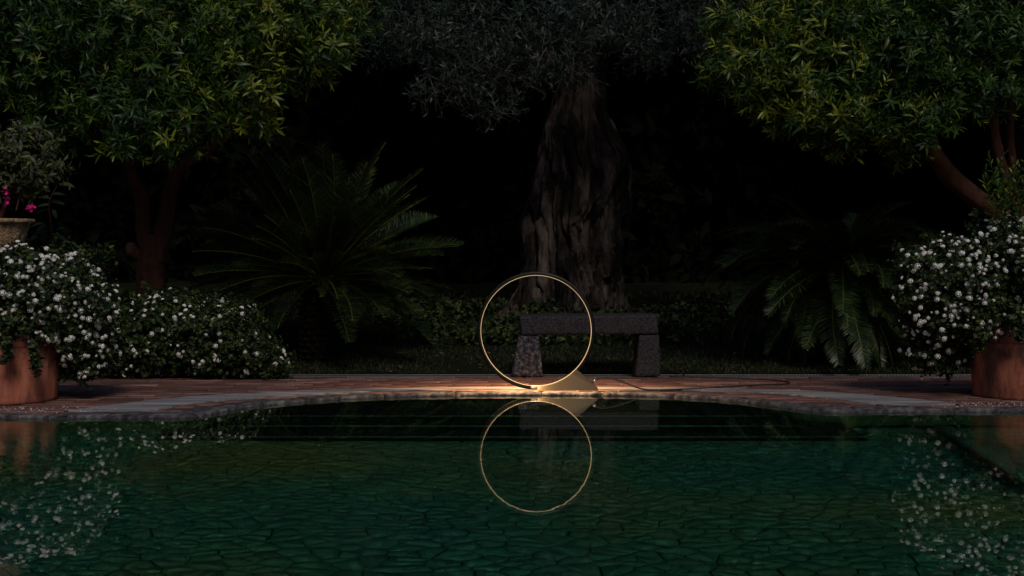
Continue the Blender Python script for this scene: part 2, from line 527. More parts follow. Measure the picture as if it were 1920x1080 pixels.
def limb(tree, name, pts, rad, mat, wob=.16, sides=14, parent=None):
    base = Vector(tree.location)
    return tube(name, [Vector(p) - base for p in pts], rad, mat, parent or tree, sides=sides, n=8, wob=wob)

# ================================================================== THE SETTING
# --- plan of the pool: the near pool with a shallow bay towards the garden
water_px = [(-60, 785), (100, 785), (234, 785), (345, 784), (390, 779), (443, 768), (500, 760.5), (560, 755), (640, 749), (760, 744.5), (900, 742),
            (1050, 742), (1180, 743), (1270, 746), (1340, 750), (1400, 756), (1460, 764), (1505, 770), (1546, 774), (1640, 774), (1780, 773.5), (1980, 773)]
edge_in = [on(*p) for p in water_px]
edge_in = [(-8.5, edge_in[0][1])] + edge_in + [(8.5, edge_in[-1][1])]
ei = smooth_path([(x, y, 0) for x, y in edge_in], 6)
EI = np.array([(p.x, p.y) for p in ei])

def offset(poly, d):
    t = np.gradient(poly, axis=0); t /= np.linalg.norm(t, axis=1, keepdims=True)
    nrm = np.stack([-t[:, 1], t[:, 0]], 1)
    out = poly + nrm * (d if np.isscalar(d) else d[:, None])
    for _ in range(6): out[1:-1] = (out[:-2] + 2 * out[1:-1] + out[2:]) / 4
    return out

NEAR_Y = 1.6
# water sheet
wo = offset(EI, .03)
wv = [(x, y, 0) for x, y in wo] + [(8.5, NEAR_Y, 0), (-8.5, NEAR_Y, 0)]
wm = mesh_py('water', wv, [list(range(len(wv)))], M['water'])
if wm.polygons[0].normal.z < 0: wm.flip_normals()
water = tag(link('water', wm), kind='structure')

DEEP = -.62
# pool wall below the coping
def wall_strip(name, poly, z0, z1, mat, flip=False):
    V = [(x, y, z0) for x, y in poly] + [(x, y, z1) for x, y in poly]; n = len(poly)
    Fc = [(i, i + 1, n + i + 1, n + i) for i in range(n - 1)]
    return mesh_py(name, V, Fc, mat, True)
wp = np.concatenate([offset(EI, .02), [(8.5, NEAR_Y), (-8.5, NEAR_Y), (-8.5, EI[0][1] + .02)]])
tag(link('pool_wall', wall_strip('pool_wall', wp, .0, -1.0, M['pool_wall'])), kind='structure')

# pool floor with crazy paving; slightly deeper towards the camera
BREAK_Y = 5.45
def floor_z(y): return DEEP if y > BREAK_Y else DEEP - .012
floor = tag(link('pool_floor', mesh_py('pool_floor',
    [(-8.6, NEAR_Y - .1, DEEP - .022), (8.6, NEAR_Y - .1, DEEP - .022), (8.6, BREAK_Y, DEEP - .022), (-8.6, BREAK_Y, DEEP - .022),
     (-8.6, BREAK_Y, DEEP - .010), (8.6, BREAK_Y, DEEP - .010), (8.6, 9.6, DEEP - .010), (-8.6, 9.6, DEEP - .010)],
    [(0, 1, 2, 3), (3, 2, 5, 4), (4, 5, 6, 7)], M['grout'])), kind='structure')

def clip(poly, p, n):                       # keep the side where (q-p).n < 0
    out = []
    for i in range(len(poly)):
        a, b_ = poly[i], poly[(i + 1) % len(poly)]
        da = (a[0] - p[0]) * n[0] + (a[1] - p[1]) * n[1]; db = (b_[0] - p[0]) * n[0] + (b_[1] - p[1]) * n[1]
        if da <= 0: out.append(a)
        if da * db < 0:
            t = da / (da - db); out.append((a[0] + (b_[0] - a[0]) * t, a[1] + (b_[1] - a[1]) * t))
    return out

def crazy_paving(x0, x1, y0, y1, size, gap, r, aspect=1.0):
    """irregular flagstones = shrunken Voronoi cells of a loose random set"""
    nx, ny = int((x1 - x0) / (size * aspect)), int((y1 - y0) / size)
    pts = []
    for i in range(nx):
        for j in range(ny):
            if r.random() < .2: continue
            pts.append((x0 + (i + .5 + .5 * (j % 2) + r.uniform(-.48, .48)) * (x1 - x0) / nx, y0 + (j + .5 + r.uniform(-.46, .46)) * (y1 - y0) / ny))
    pts = np.array(pts); cells = []
    for i, p in enumerate(pts):
        d = np.hypot(*(pts - p).T); near = np.argsort(d)[1:18]
        poly = [(x0, y0), (x1, y0), (x1, y1), (x0, y1)]
        poly = clip(poly, (x1 - gap, 0), (1, 0)); poly = clip(poly, (x0 + gap, 0), (-1, 0))
        poly = clip(poly, (0, y1 - gap), (0, 1)); poly = clip(poly, (0, y0 + gap), (0, -1))
        for j in near:
            n = (pts[j] - p) / d[j]
            g = gap * r.choice([.6, .8, 1.0, 1.8], p=[.25, .35, .28, .12])
            poly = clip(poly, p + n * (d[j] / 2 - g), n)
            if len(poly) < 3: break
        if len(poly) >= 3: cells.append(poly)
    return cells

def stone_geo(poly, z, r, th=.004):
    c = np.mean(poly, axis=0); n = len(poly)
    # knock the corners off a little, so the outline is not a pure polygon
    pp = []
    for i in range(n):
        a, b_, c_ = np.array(poly[i - 1]), np.array(poly[i]), np.array(poly[(i + 1) % n])
        k1, k2 = r.uniform(.01, .07), r.uniform(.01, .07)
        pp += [b_ + (a - b_) * k1, b_ + (c_ - b_) * k2]
    n = len(pp)
    tilt = r.normal(0, .008, 2)
    top = [(p[0], p[1], z + th + (p[0] - c[0]) * tilt[0] + (p[1] - c[1]) * tilt[1]) for p in [c + (q - c) * .975 for q in pp]]
    bot = [(p[0], p[1], z - .012) for p in pp]
    V = np.array(top + bot)
    T = [(0, i, i + 1) for i in range(1, n - 1)]
    for i in range(n):
        j = (i + 1) % n
        T += [(i, i + n, j + n), (i, j + n, j)]
    return V, np.array(T)

rs = np.random.default_rng(5)
cells = crazy_paving(-3.2, 3.2, BREAK_Y, 8.1, .050, .0028, rs, 2.6) + crazy_paving(-2.3, 2.3, 4.3, BREAK_Y, .054, .0031, rs, 2.6)
def seen_size(poly):
    c = np.mean(poly, axis=0); w = max(p[0] for p in poly) - min(p[0] for p in poly)
    if abs(c[0]) > c[1] * .365: return 0
    return w / c[1]
order = sorted(range(len(cells)), key=lambda i: -seen_size(cells[i]))
rest = Bag()
for k, i in enumerate(order):
    poly = cells[i]; c = np.mean(poly, axis=0)
    V, T = stone_geo(poly, floor_z(c[1]), rs)
    t_ = float(np.clip(rs.normal(.5, .25), 0, 1))
    if k < 300 and seen_size(poly) > 0:
        o = link('paving_stone', mesh_np('paving_stone', V - [c[0], c[1], floor_z(c[1])], T, M['pool_stone'], np.full(len(V), t_)), floor)
        o.location = (c[0], c[1], floor_z(c[1]))
    else: rest.add(V, T, t_)
far_stones = link('far_paving_stones', rest.mesh('far_paving_stones', M['pool_stone']), floor)
far_stones['kind'] = 'stuff'

# submerged steps filling the bay, each with a pale nosing
steps = empty('pool_steps', (0, 0, DEEP))
tag(steps, 'submerged flight of wide green steps with pale edges in the rounded bay of the pool', 'steps')
def inside_halfwidth(y):
    xs = [x for x, yy in EI if yy > y]
    return (min(xs), max(xs)) if xs else (-.5, .5)
def box_arr(x0, x1, y0, y1, z0, z1):
    V = [(x0, y0, z0), (x1, y0, z0), (x1, y1, z0), (x0, y1, z0), (x0, y0, z1), (x1, y0, z1), (x1, y1, z1), (x0, y1, z1)]
    T = [(0, 2, 1), (0, 3, 2), (4, 5, 6), (4, 6, 7), (0, 1, 5), (0, 5, 4), (1, 2, 6), (1, 6, 5), (2, 3, 7), (2, 7, 6), (3, 0, 4), (3, 4, 7)]
    return np.array(V, float), np.array(T)
sy = [(7.62, -.47), (7.93, -.34), (8.25, -.21)]
for k, (y, z) in enumerate(sy):
    hw = 1.9 if k == 0 else 1.75 - .12 * k
    V, T = box_arr(-hw, hw, y, 9.25 - .02 * k, DEEP - .01, z); V[:, 2] -= DEEP
    link('step', mesh_np('step', V, T, M['grout']), steps)
    V, T = box_arr(-hw - .003, hw + .003, y - .008, y + .035, z - .02, z + .004); V[:, 2] -= DEEP
    link('nosing', mesh_np('nosing', V, T, M['nosing']), steps)

kb = empty('pool_kerb', (2.31, 7.0, DEEP))
tag(kb, 'low pale green underwater kerb running towards the right hand clay pot', 'kerb')
V, T = box_arr(-.03, .03, -1.05, .9, 0, .30)
link('kerb_body', mesh_np('kerb_body', V, T, M['pool_wall']), kb)
V, T = box_arr(-.045, .045, -1.06, .9, .302, .325)
link('kerb_cap', mesh_np('kerb_cap', V, T, M['nosing']), kb)
kb.rotation_euler = (0, 0, R(-5))

# --- coping of rough lava blocks, each block its own part
coping = empty('pool_coping', (0, 0, 0)); tag(coping, kind='structure')
EO = offset(EI, np.interp(EI[:, 0], [-8, -1.6, -.9, .9, 1.7, 8], [.18, .17, .11, .11, .17, .165]))
seg = np.r_[0, np.cumsum(np.hypot(*np.diff(EI, axis=0).T))]
def along(poly, s):
    return np.array([np.interp(s, seg, poly[:, 0]), np.interp(s, seg, poly[:, 1])])
def coping_block(s0, s1, r):
    nu, nv = max(4, int((s1 - s0) / .035)), 5
    V, T = [], []
    rows = []
    prof = [(-.004, -.05), (-.006, .004), (.012, .016), (.30, .021), (.7, .020), (.985, .018), (1.0, .0)]
    for i in range(nu + 1):
        s = s0 + .004 + (s1 - s0 - .008) * i / nu
        a, b_ = along(EI, s), along(EO, s)
        endk = min(i, nu - i); e = .004 if endk == 0 else 0
        for (t, z) in prof:
            p = a + (b_ - a) * t
            q = Vector((p[0] * 9, p[1] * 9, z * 12))
            j = .003 * noise.noise(q * .6) + .003 * noise.noise(q * 3.1) + .002 * noise.noise(q * 6.3)
            fr = .008 * noise.noise(q * .7 + Vector((5, 5, 5))) + .006 * noise.noise(q * 3.7) if t < .1 else 0
            n = unit(b_ - a)
            V.append((p[0] - n[0] * fr, p[1] - n[1] * fr, z + (j - e if z > 0 else 0)))
    m_ = len(prof)
    for i in range(nu):
        for k in range(m_ - 1):
            a = i * m_ + k
            T += [(a, a + 1, a + m_ + 1), (a, a + m_ + 1, a + m_)]
    for base, sgn in ((0, 1), (nu * m_, -1)):
        for k in range(1, m_ - 1):
            T.append((base, base + k, base + k + 1) if sgn < 0 else (base, base + k + 1, base + k))
    return np.array(V), np.array(T)
s = 0.0; rc = np.random.default_rng(11)
while s < seg[-1] - .1:
    w = rc.uniform(.34, .56); s1 = min(seg[-1], s + w)
    V, T = coping_block(s, s1, rc)
    c = V.mean(axis=0) * [1, 1, 0]
    o = link('coping_stone', mesh_np('coping_stone', V - c, T, M['coping'], smooth=True), coping); o.location = c
    s = s1

# --- terrace: mortar bed and bricks
tx = 9.0
ty = [(-40)]
VT, FT = [], []
rows = [(7.5, tz(7.5)), (9.3, tz(9.3)), (10.9, tz(10.9))]
bed = [(x, y) for x, y in EO]
bed_v = [(x, y, tz(y) - .006) for x, y in bed] + [(x, max(y + .001, 9.3), tz(max(y, 9.3)) - .006) for x, y in bed] + [(x, 10.9, tz(10.9) - .006) for x, y in bed]
n = len(bed)
bed_f = [(i, i + 1, n + i + 1, n + i) for i in range(n - 1)] + [(n + i, n + i + 1, 2 * n + i + 1, 2 * n + i) for i in range(n - 1)]
terrace = tag(link('terrace', mesh_py('terrace', bed_v, bed_f, M['mortar'])), kind='structure')
bb = Bag(); rb = np.random.default_rng(3)
bw, bd = .27, .125
eo_y = lambda x: np.interp(x, EO[:, 0], EO[:, 1])
y = 8.02; row = 0
while y < 10.88:
    x = -5.0 + (row % 2) * bw / 2 + rb.uniform(-.04, .04)
    while x < 5.0:
        y0, y1 = y + .004, min(y + bd - .004, 10.885)
        lim = max(eo_y(x + .01), eo_y(x + bw - .01)) + .003
        if y1 > lim + .02:
            y0 = max(y0, lim)
            w0, w1 = x + .004 + rb.uniform(0, .002), x + bw - .004
            h = rb.uniform(-.002, .003)
            za, zb = tz(y0) + h, tz(y1) + h + rb.normal(0, .0008)
            V = np.array([(w0, y0, za - .01), (w1, y0, za - .01), (w1, y1, zb - .01), (w0, y1, zb - .01),
                          (w0 + .004, y0 + .004, za), (w1 - .004, y0 + .004, za), (w1 - .004, y1 - .004, zb), (w0 + .004, y1 - .004, zb)])
            T = np.array([(4, 5, 6), (4, 6, 7), (0, 1, 5), (0, 5, 4), (1, 2, 6), (1, 6, 5), (2, 3, 7), (2, 7, 6), (3, 0, 4), (3, 4, 7)])
            bb.add(V, T, float(np.clip(rb.normal(.45, .22), 0, 1)))
        x += bw
    y += bd; row += 1
bo = link('terrace_bricks', bb.mesh('terrace_bricks', M['brick']), terrace); bo['kind'] = 'stuff'

# cement band curving round the bay
top_px = [(118, 770), (190, 762), (276, 751.5), (330, 746), (390, 741.5), (500, 736), (620, 730), (760, 725.5), (900, 723), (1050, 722.5), (1200, 723.5), (1300, 725.5), (1400, 728.5), (1535, 734), (1644, 742), (1720, 749), (1801, 757.5)]
bot_px = [(128, 770.8), (200, 770.5), (276, 769), (351, 758), (400, 752.5), (500, 744), (620, 737), (760, 731), (900, 728.5), (1050, 728), (1200, 729), (1300, 731), (1400, 734), (1481, 739.5), (1560, 747.5), (1657, 758.5), (1790, 758.5)]
tp = smooth_path([(*on(*p, .017), 0) for p in top_px], 4); bp_ = smooth_path([(*on(*p, .017), 0) for p in bot_px], 4)
V = []
for p in tp: V.append((p.x, p.y, tz(p.y) + .0075))
for p in bp_: V.append((p.x, p.y, tz(p.y) + .0075))
n = len(tp)
V += [(v_[0], v_[1], v_[2] - .012) for v_ in V[:]]
Fb = [(i, n + i, n + i + 1, i + 1) for i in range(n - 1)] + [(i, i + 1, 2 * n + i + 1, 2 * n + i) for i in range(n - 1)] + [(n + i + 1, n + i, 3 * n + i, 3 * n + i + 1) for i in range(n - 1)]
tag(link('path_band', mesh_py('path_band', V, Fb, M['cement'])), kind='structure')

# near side of the pool (under the camera) and the ground all round
gm = surf('garden_ground', [(0.35, (.012, .014, .008)), (0.6, (.02, .026, .012)), (.8, (.045, .035, .022))], 1.2, bstr=.6)
def sheet(name, x0, x1, y0, y1, z, mat, kind='structure'):
    return tag(link(name, mesh_py(name, [(x0, y0, z), (x1, y0, z), (x1, y1, z), (x0, y1, z)], [(0, 1, 2, 3)], mat)), kind=kind)
sheet('near_terrace', -8.5, 8.5, -3.5, NEAR_Y - .01, .012, M['mortar'])
sheet('side_terrace', -12, -8.51, -3.5, 10.9, .004, M['mortar'])
sheet('side_terrace', 8.51, 12, -3.5, 10.9, .004, M['mortar'])
sheet('ground', -300, 300, -300, 300, -1.3, gm)
sheet('near_lawn', -60, 60, -60, -3.51, -.01, gm)
sheet('side_lawn', -60, -12.01, -3.5, 11.1, -.01, gm)
sheet('side_lawn', 12.01, 60, -3.5, 11.1, -.01, gm)

# lawn beyond the terrace
nx, ny = 110, 90
V, Fc = [], []
xs = np.linspace(-1, 1, nx); xs = np.sign(xs) * np.abs(xs) ** 1.8 * 60
ys = 11.16 + np.linspace(0, 1, ny) ** 2.0 * 60
for yv in ys:
    for xv in xs: V.append((xv, yv, lawn_z(xv, min(yv, 30))))
for j in range(ny - 1):
    for i in range(nx - 1):
        a = j * nx + i; Fc.append((a, a + 1, a + nx + 1, a + nx))
lawn = tag(link('lawn', mesh_py('lawn', V, Fc, M['lawn'], True)), kind='structure')

# drain with its grate between terrace and lawn
drain = empty('drain_channel', (0, 11.03, tz(11) - .01))
tag(drain, 'narrow slotted drain grate running along the back edge of the brick terrace', 'drain')
z0 = 0.0
V, T = box_arr(-9, 9, -.125, .125, -.06, -.02); link('channel', mesh_np('channel', V, T, M['black']), drain)
gb = Bag()
for x in np.arange(-2.6, 4.3, .024):
    V, T = box_arr(x, x + .011, -.10, .10, -.018, .006)
    V[:, 0] += V[:, 1] * .35
    gb.add(V, T, .5)
g_ = link('grate_bars', gb.mesh('grate_bars', M['grate']), drain); g_['kind'] = 'stuff'
for yy in (-.118, .104):
    V, T = box_arr(-9, 9, yy, yy + .014, -.018, .009); link('rail', mesh_np('rail', V, T, M['grate']), drain)

# grass
def blades(n, xr, yr, r, h=(.02, .055), w=.004, dens=None):
    x = r.uniform(*xr, n); y = yr[0] + (yr[1] - yr[0]) * r.random(n) ** 1.3
    if dens is not None:
        k = np.array([dens(a, b_) for a, b_ in zip(x, y)]) > r.random(n); x, y = x[k], y[k]; n = len(x)
    z = np.array([lawn_z(a, b_) for a, b_ in zip(x, y)])
    P = np.stack([x, y, z], 1); hh = r.uniform(*h, n)[:, None]
    th = r.uniform(0, 6.28, n); s = np.stack([np.cos(th), np.sin(th), 0 * th], 1) * w
    lean = np.stack([r.normal(0, .45, n), r.normal(0, .45, n), np.ones(n)], 1); lean = unit(lean)
    b0, b1 = P - s, P + s; m0 = P + lean * hh * .55 - s * .7; m1 = P + lean * hh * .55 + s * .7
    tipv = P + lean * hh + np.stack([r.normal(0, .3, n), r.normal(0, .3, n), -.1 * np.ones(n)], 1) * hh
    V = np.stack([b0, b1, m0, m1, tipv], 1).reshape(-1, 3)
    T = (np.array([(0, 1, 3), (0, 3, 2), (2, 3, 4)])[None] + (np.arange(n) * 5)[:, None, None]).reshape(-1, 3)
    return V, T, np.repeat(np.clip(r.normal(.45, .28, n), 0, 1), 5)
rg = np.random.default_rng(21)
gb = Bag()
gb.add(*blades(60000, (-3.4, 4.6), (11.2, 13.6), rg, dens=lambda a, b_: .35 + 1.1 * (noise.noise(Vector((a * 1.3, b_ * 1.3, 0))) + .2)))
gb.add(*blades(16000, (-5, 6), (13, 17), rg, h=(.03, .08), w=.007))
tag(link('grass', gb.mesh('grass', M['grass'])), 'short dark green grass of the lawn behind the stone bench', 'grass', kind='stuff')

# ================================================================== BACKGROUND WOOD
rw = np.random.default_rng(31)
# evergreen hedge closing the garden behind, and round the sides
def hedge_wall(name, p0, p1, h, depth, label, dens=14):
    p0, p1 = np.array(p0, float), np.array(p1, float); L = np.hypot(*(p1 - p0)); d = (p1 - p0) / L; nrm = np.array([-d[1], d[0]])
    root = empty(name, (*((p0 + p1) / 2), 0)); tag(root, label, 'hedge')
    c = (p0 + p1) / 2; nu, nv = int(L / .5), int(h / .5)
    V, Fc = [], []
    for j in range(nv + 1):
        for i in range(nu + 1):
            q = p0 + d * L * i / nu; z = h * j / nv - .6
            b_ = .5 * noise.noise(Vector((q[0] * .8, q[1] * .8, z * .8)))
            q = q + nrm * b_ - c; V.append((q[0], q[1], z))
    for j in range(nv):
        for i in range(nu):
            a = j * (nu + 1) + i; Fc.append((a, a + 1, a + nu + 2, a + nu + 1))
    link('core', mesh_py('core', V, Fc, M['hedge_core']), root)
    n = int(L * h * dens)
    t, z = rw.random(n), rw.random(n) * h
    q = p0[None] + d[None] * (t * L)[:, None] - nrm[None] * (.1 + rw.random(n) * depth)[:, None] - c
    P = np.stack([q[:, 0], q[:, 1], z], 1)
    A = np.stack([np.full(n, -nrm[0]), np.full(n, -nrm[1]), np.full(n, .3)], 1) + rw.normal(0, .6, (n, 3))
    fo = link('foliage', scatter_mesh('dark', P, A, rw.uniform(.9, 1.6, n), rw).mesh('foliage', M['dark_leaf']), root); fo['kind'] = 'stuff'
hedge_wall('tall_hedge', (-16, 20), (16, 20), 9, 1.0, 'tall black-green evergreen hedge closing the garden behind the trees', 20)
hedge_wall('tall_hedge', (-16, -5), (-12, 20), 7, .8, 'tall dark evergreen hedge along the left side of the garden', 4)
hedge_wall('tall_hedge', (12, 20), (16, -5), 7, .8, 'tall dark evergreen hedge along the right side of the garden', 4)
hedge_wall('tall_hedge', (16, -8), (-16, -8), 9, .8, 'tall dark evergreen hedge closing the near side of the garden', 3)  # added out of view, tall enough to keep low sky light off the background

# added tall trees, trunks kept out of view, crowns block sky over the lawn
def sky_block_tree(x, y, h, rad, label):
    t = empty('shade_tree', (x, y, lawn_z(x, y) - .03)); tag(t, label, 'tree', 'tall shade trees behind the lawn')
    tube('trunk', [(0, 0, 0), (.1, .05, h * .35), (-.05, .1, h * .7)], [.22, .17, .12], M['dark_bark'], t, wob=.2)
    cl = []
    for k in range(9):
        a = rw.uniform(0, 6.28); d = rad * rw.uniform(.2, .75)
        cl.append(((d * math.cos(a), d * math.sin(a), h * rw.uniform(.55, 1.0)), (rad * .55, rad * .55, rad * .4)))
    P, A, Q = crown_points(cl, 16, rw, .8)
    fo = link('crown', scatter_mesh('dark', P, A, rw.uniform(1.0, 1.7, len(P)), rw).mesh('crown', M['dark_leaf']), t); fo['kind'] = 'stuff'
for i, (x, y, h, rad) in enumerate([(-7.2, 14.5, 6.5, 2.8), (-6.6, 17.2, 7, 3.2), (.85, 18, 7.5, 3.2), (5.75, 16.0, 7, 3.0), (8.6, 13.5, 6.5, 2.8)]):
    sky_block_tree(x, y, h, rad, ['tall dark shade tree far left beyond the left citrus tree', 'tall dark shade tree behind the left cycad', 'tall dark shade tree directly behind the old olive trunk',
                              'tall dark shade tree behind the right cycad', 'tall dark shade tree far right beyond the right citrus tree'][i])

# ================================================================== OLIVE TREE
OY = 14.3
ob = at(1075, 572, OY)
olive = empty('olive_tree', (ob.x, OY, lawn_z(ob.x, OY) - .05))
tag(olive, 'old olive tree with a thick gnarled grey trunk and silvery hanging foliage behind the bench', 'olive tree')
prof = [(-10, 1078, 1104), (60, 1066, 1112), (150, 1050, 1131), (200, 1041, 1134), (250, 1022, 1150), (300, 1014, 1168), (325, 1012, 1175), (350, 1008, 1170), (385, 996, 1168), (420, 990, 1160),
        (450, 994, 1157), (490, 992, 1153), (520, 985, 1154), (545, 980, 1156), (565, 968, 1158), (585, 950, 1164), (605, 930, 1175)]
nt_, nz_ = 240, 320
V, T = [], []
ys_ = np.linspace(-10, 605, nz_)
for py in ys_[::-1]:
    xl = np.interp(py, [p[0] for p in prof], [p[1] for p in prof]); xr = np.interp(py, [p[0] for p in prof], [p[2] for p in prof])
    c = at((xl + xr) / 2, py, OY); rr = (xr - xl) / 2 * OY / F
    for k in range(nt_):
        th = 2 * math.pi * k / nt_
        z = c.z
        tw = th + .12 * z + .22 * noise.noise(Vector((math.cos(th), math.sin(th), z * 1.2)))
        ridge = abs(noise.noise(Vector((math.cos(tw) * 2.6, math.sin(tw) * 2.6, z * .7)))) * 2
        ridge2 = abs(noise.noise(Vector((math.cos(tw) * 6.5, math.sin(tw) * 6.5, z * 1.6 + 7))))
        knot = noise.noise(Vector((math.cos(th) * 1.9 + 4, math.sin(th) * 1.9, z * 2.4)))
        cx3, sx3 = math.cos(tw), math.sin(tw)
        fine = abs(noise.noise(Vector((cx3 * 15, sx3 * 15, z * 3.2)))) * 2
        grit = noise.noise(Vector((cx3 * 30, sx3 * 30, z * 16)))
        burr = noise.noise(Vector((math.cos(th) * 4.2 + 9, math.sin(th) * 4.2, z * 4.4)))
        k_ = 1.17 - .42 * max(0, .42 - ridge) * 1.6 - .55 * max(0, .24 - ridge2) * 1.7 + .14 * knot + .07 * burr - .11 * max(0, .5 - fine) + .018 * grit - (.12 if knot + .5 * burr < -.36 else 0)
        V.append(((c.x + rr * k_ * math.cos(th)) - olive.location.x, (OY + rr * .85 * k_ * math.sin(th)) - OY, z - olive.location.z))
for j in range(nz_ - 1):
    for k in range(nt_):
        a, b_ = j * nt_ + k, j * nt_ + (k + 1) % nt_
        T += [(a, b_, b_ + nt_), (a, b_ + nt_, a + nt_)]
otr = link('trunk', mesh_np('trunk', V, T, M['olive_bark'], smooth=True), olive)
for pts, rad in [([(1100, 60), (1085, -80), (1010, -200)], (.18, .14, .08)), ([(1090, 90), (1150, -60), (1270, -160)], (.16, .12, .06)),
                 ([(1122, 175), (1134, 110), (1160, 20), (1210, -60)], (.06, .055, .05, .04)), ([(1060, 170), (1010, 90), (900, 10), (800, -40)], (.08, .06, .045, .03))]:
    limb(olive, 'limb', [at(x, y, OY - .25 * i) for i, (x, y) in enumerate(pts)], rad, M['olive_bark'], parent=None)
ro = np.random.default_rng(41)
ocl = []
for (x, y, Yd, rx, rz) in [(790, 40, 12.6, 95, 55), (870, 90, 12.6, 100, 65), (850, 165, 12.7, 90, 40), (945, 150, 12.6, 75, 55), (925, 200, 12.6, 50, 28), (960, 50, 12.6, 110, 70), (1040, 60, 12.5, 80, 70),
                          (1050, 130, 12.7, 70, 40), (1110, 40, 12.6, 90, 50), (1180, 70, 12.7, 75, 45), (1215, 105, 12.8, 45, 25), (1250, 20, 12.8, 90, 60), (1330, 70, 13.2, 45, 30),
                          (740, 75, 12.9, 55, 30)]:
    c = at(x, y, Yd); ocl.append(((c.x, c.y, c.z), (rx * Yd / F, .55, rz * Yd / F)))
for (x, y, z, rr) in [(-.8, 13, 3.9, 1.1), (.8, 12.8, 4.0, 1.1), (2.0, 13.4, 3.8, 1.0), (-2.0, 13.8, 3.8, 1.0), (.3, 14.5, 4.8, 1.6), (0, 13.6, 3.6, 1.3), (1.6, 14.8, 3.6, 1.1), (-1.2, 15, 3.6, 1.1)]:
    ocl.append(((x, y, z), (rr, rr, rr * .7)))
build_crown(olive, 'olive', M['olive'], ocl, 32, ro, scale=(.7, 1.05))
# hanging twigs under the crown
tb = Bag()
for k in range(60):
    x, y = ro.uniform(760, 1080), ro.uniform(30, 170); p = at(x, y, ro.uniform(12.0, 12.6)) - Vector(olive.location)
    pts = [p]; d = Vector((ro.normal(0, .45), ro.normal(0, .3), -.5))
    for j in range(6): pts.append(pts[-1] + d * .07); d += Vector((ro.normal(0, .10), ro.normal(0, .10), -.05))
    V_, T_ = tube_arr(pts, .0035, 4); tb.add(V_, T_, .8)
o = link('twigs', tb.mesh('twigs', M['olive_bark']), olive); o['kind'] = 'stuff'

# ================================================================== CITRUS TREES
rl = np.random.default_rng(51)
LY = 11.5
lb = at(283, 575, LY)
lt = empty('citrus_tree', (lb.x, LY, lawn_z(lb.x, LY) - .03))
tag(lt, 'broad citrus tree with a forked reddish trunk standing behind the low white-flowered bed', 'citrus tree', 'citrus trees framing the pool')
def pxs(lst): return [at(x, y, Y) for x, y, Y in lst]
tr = limb(lt, 'trunk', pxs([(283, 640, LY), (282, 560, LY), (283, 500, LY), (284, 470, LY), (284, 440, LY)]), (.13, .115, .112, .10, .06), M['bark'], sides=20)
limb(lt, 'limb', pxs([(283, 490, LY), (270, 440, LY), (266, 380, LY - .05), (247, 330, LY - .1), (230, 280, LY - .2), (215, 200, LY - .3), (190, 90, LY - .4)]), (.075, .062, .056, .05, .042, .036, .025), M['bark'], parent=None)
limb(lt, 'limb', pxs([(294, 490, LY), (306, 430, LY), (318, 365, LY), (338, 315, LY - .05), (385, 283, LY - .1), (440, 240, LY - .2), (520, 150, LY - .3)]), (.085, .075, .066, .06, .048, .036, .025), M['bark'])
kn = limb(lt, 'knot', pxs([(262, 480, LY), (248, 470, LY - .02), (245, 455, LY - .02)]), (.05, .06, .03), M['bark'])
lcl = []
for (x, y, Yd, rx, rz) in [(60, 120, 10.7, 130, 90), (40, 30, 10.8, 150, 80), (200, 60, 10.6, 110, 80), (200, 190, 10.6, 95, 60), (120, 230, 10.8, 100, 45), (320, 30, 10.6, 90, 60), (330, 130, 10.4, 85, 70),
                          (290, 225, 10.4, 80, 55), (370, 215, 10.4, 75, 55), (450, 60, 10.5, 95, 65), (445, 160, 10.4, 80, 60), (470, 222, 10.5, 42, 32), (560, 35, 10.6, 90, 50), (600, 95, 10.6, 60, 42),
                          (545, 120, 10.6, 60, 45), (530, 0, 10.7, 80, 50), (640, 50, 10.8, 38, 40), (340, 270, 10.3, 28, 22), (235, 275, 10.3, 28, 22)]:
    c = at(x, y, Yd); lcl.append(((c.x, c.y, c.z), (rx * Yd / F, .42, rz * Yd / F)))
for (x, y, z, rr) in [(-3.4, 11.4, 3.5, 1.1), (-2.2, 11.3, 3.6, 1.1), (-4.6, 11.3, 3.2, 1.1), (-3, 12.2, 3.2, 1.2), (-1.8, 11.8, 3.1, .8), (-4, 12.3, 2.8, 1.0)]:
    lcl.append(((x, y, z), (rr, rr, rr * .65)))
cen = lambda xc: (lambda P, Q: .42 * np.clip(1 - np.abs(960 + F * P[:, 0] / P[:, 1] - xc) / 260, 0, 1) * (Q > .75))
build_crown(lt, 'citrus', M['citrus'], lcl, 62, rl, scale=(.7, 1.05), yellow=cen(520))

RY = 11.0
rb_ = at(1925, 500, RY)
rt = empty('citrus_tree', (rb_.x, RY, lawn_z(rb_.x, RY) - .03))
tag(rt, 'leaning citrus tree with a bare slanting trunk rising behind the right hand clay pot', 'citrus tree', 'citrus trees framing the pool')
limb(rt, 'trunk', pxs([(1925, 720, RY), (1920, 600, RY), (1905, 480, RY), (1880, 412, RY), (1830, 370, RY), (1785, 335, RY - .05), (1762, 305, RY - .1), (1745, 270, RY - .1), (1735, 200, RY - .2)]),
     (.15, .135, .11, .088, .078, .072, .068, .06, .045), M['bark'], sides=18)
limb(rt, 'limb', pxs([(1930, 480, RY + .1), (1895, 360, RY + .1), (1872, 290, RY), (1862, 220, RY), (1850, 120, RY - .1)]), (.07, .05, .042, .038, .03), M['bark'])
limb(rt, 'limb', pxs([(1900, 330, RY + .2), (1893, 250, RY + .1), (1900, 180, RY), (1915, 80, RY)]), (.04, .036, .032, .028), M['bark'])
rcl = []
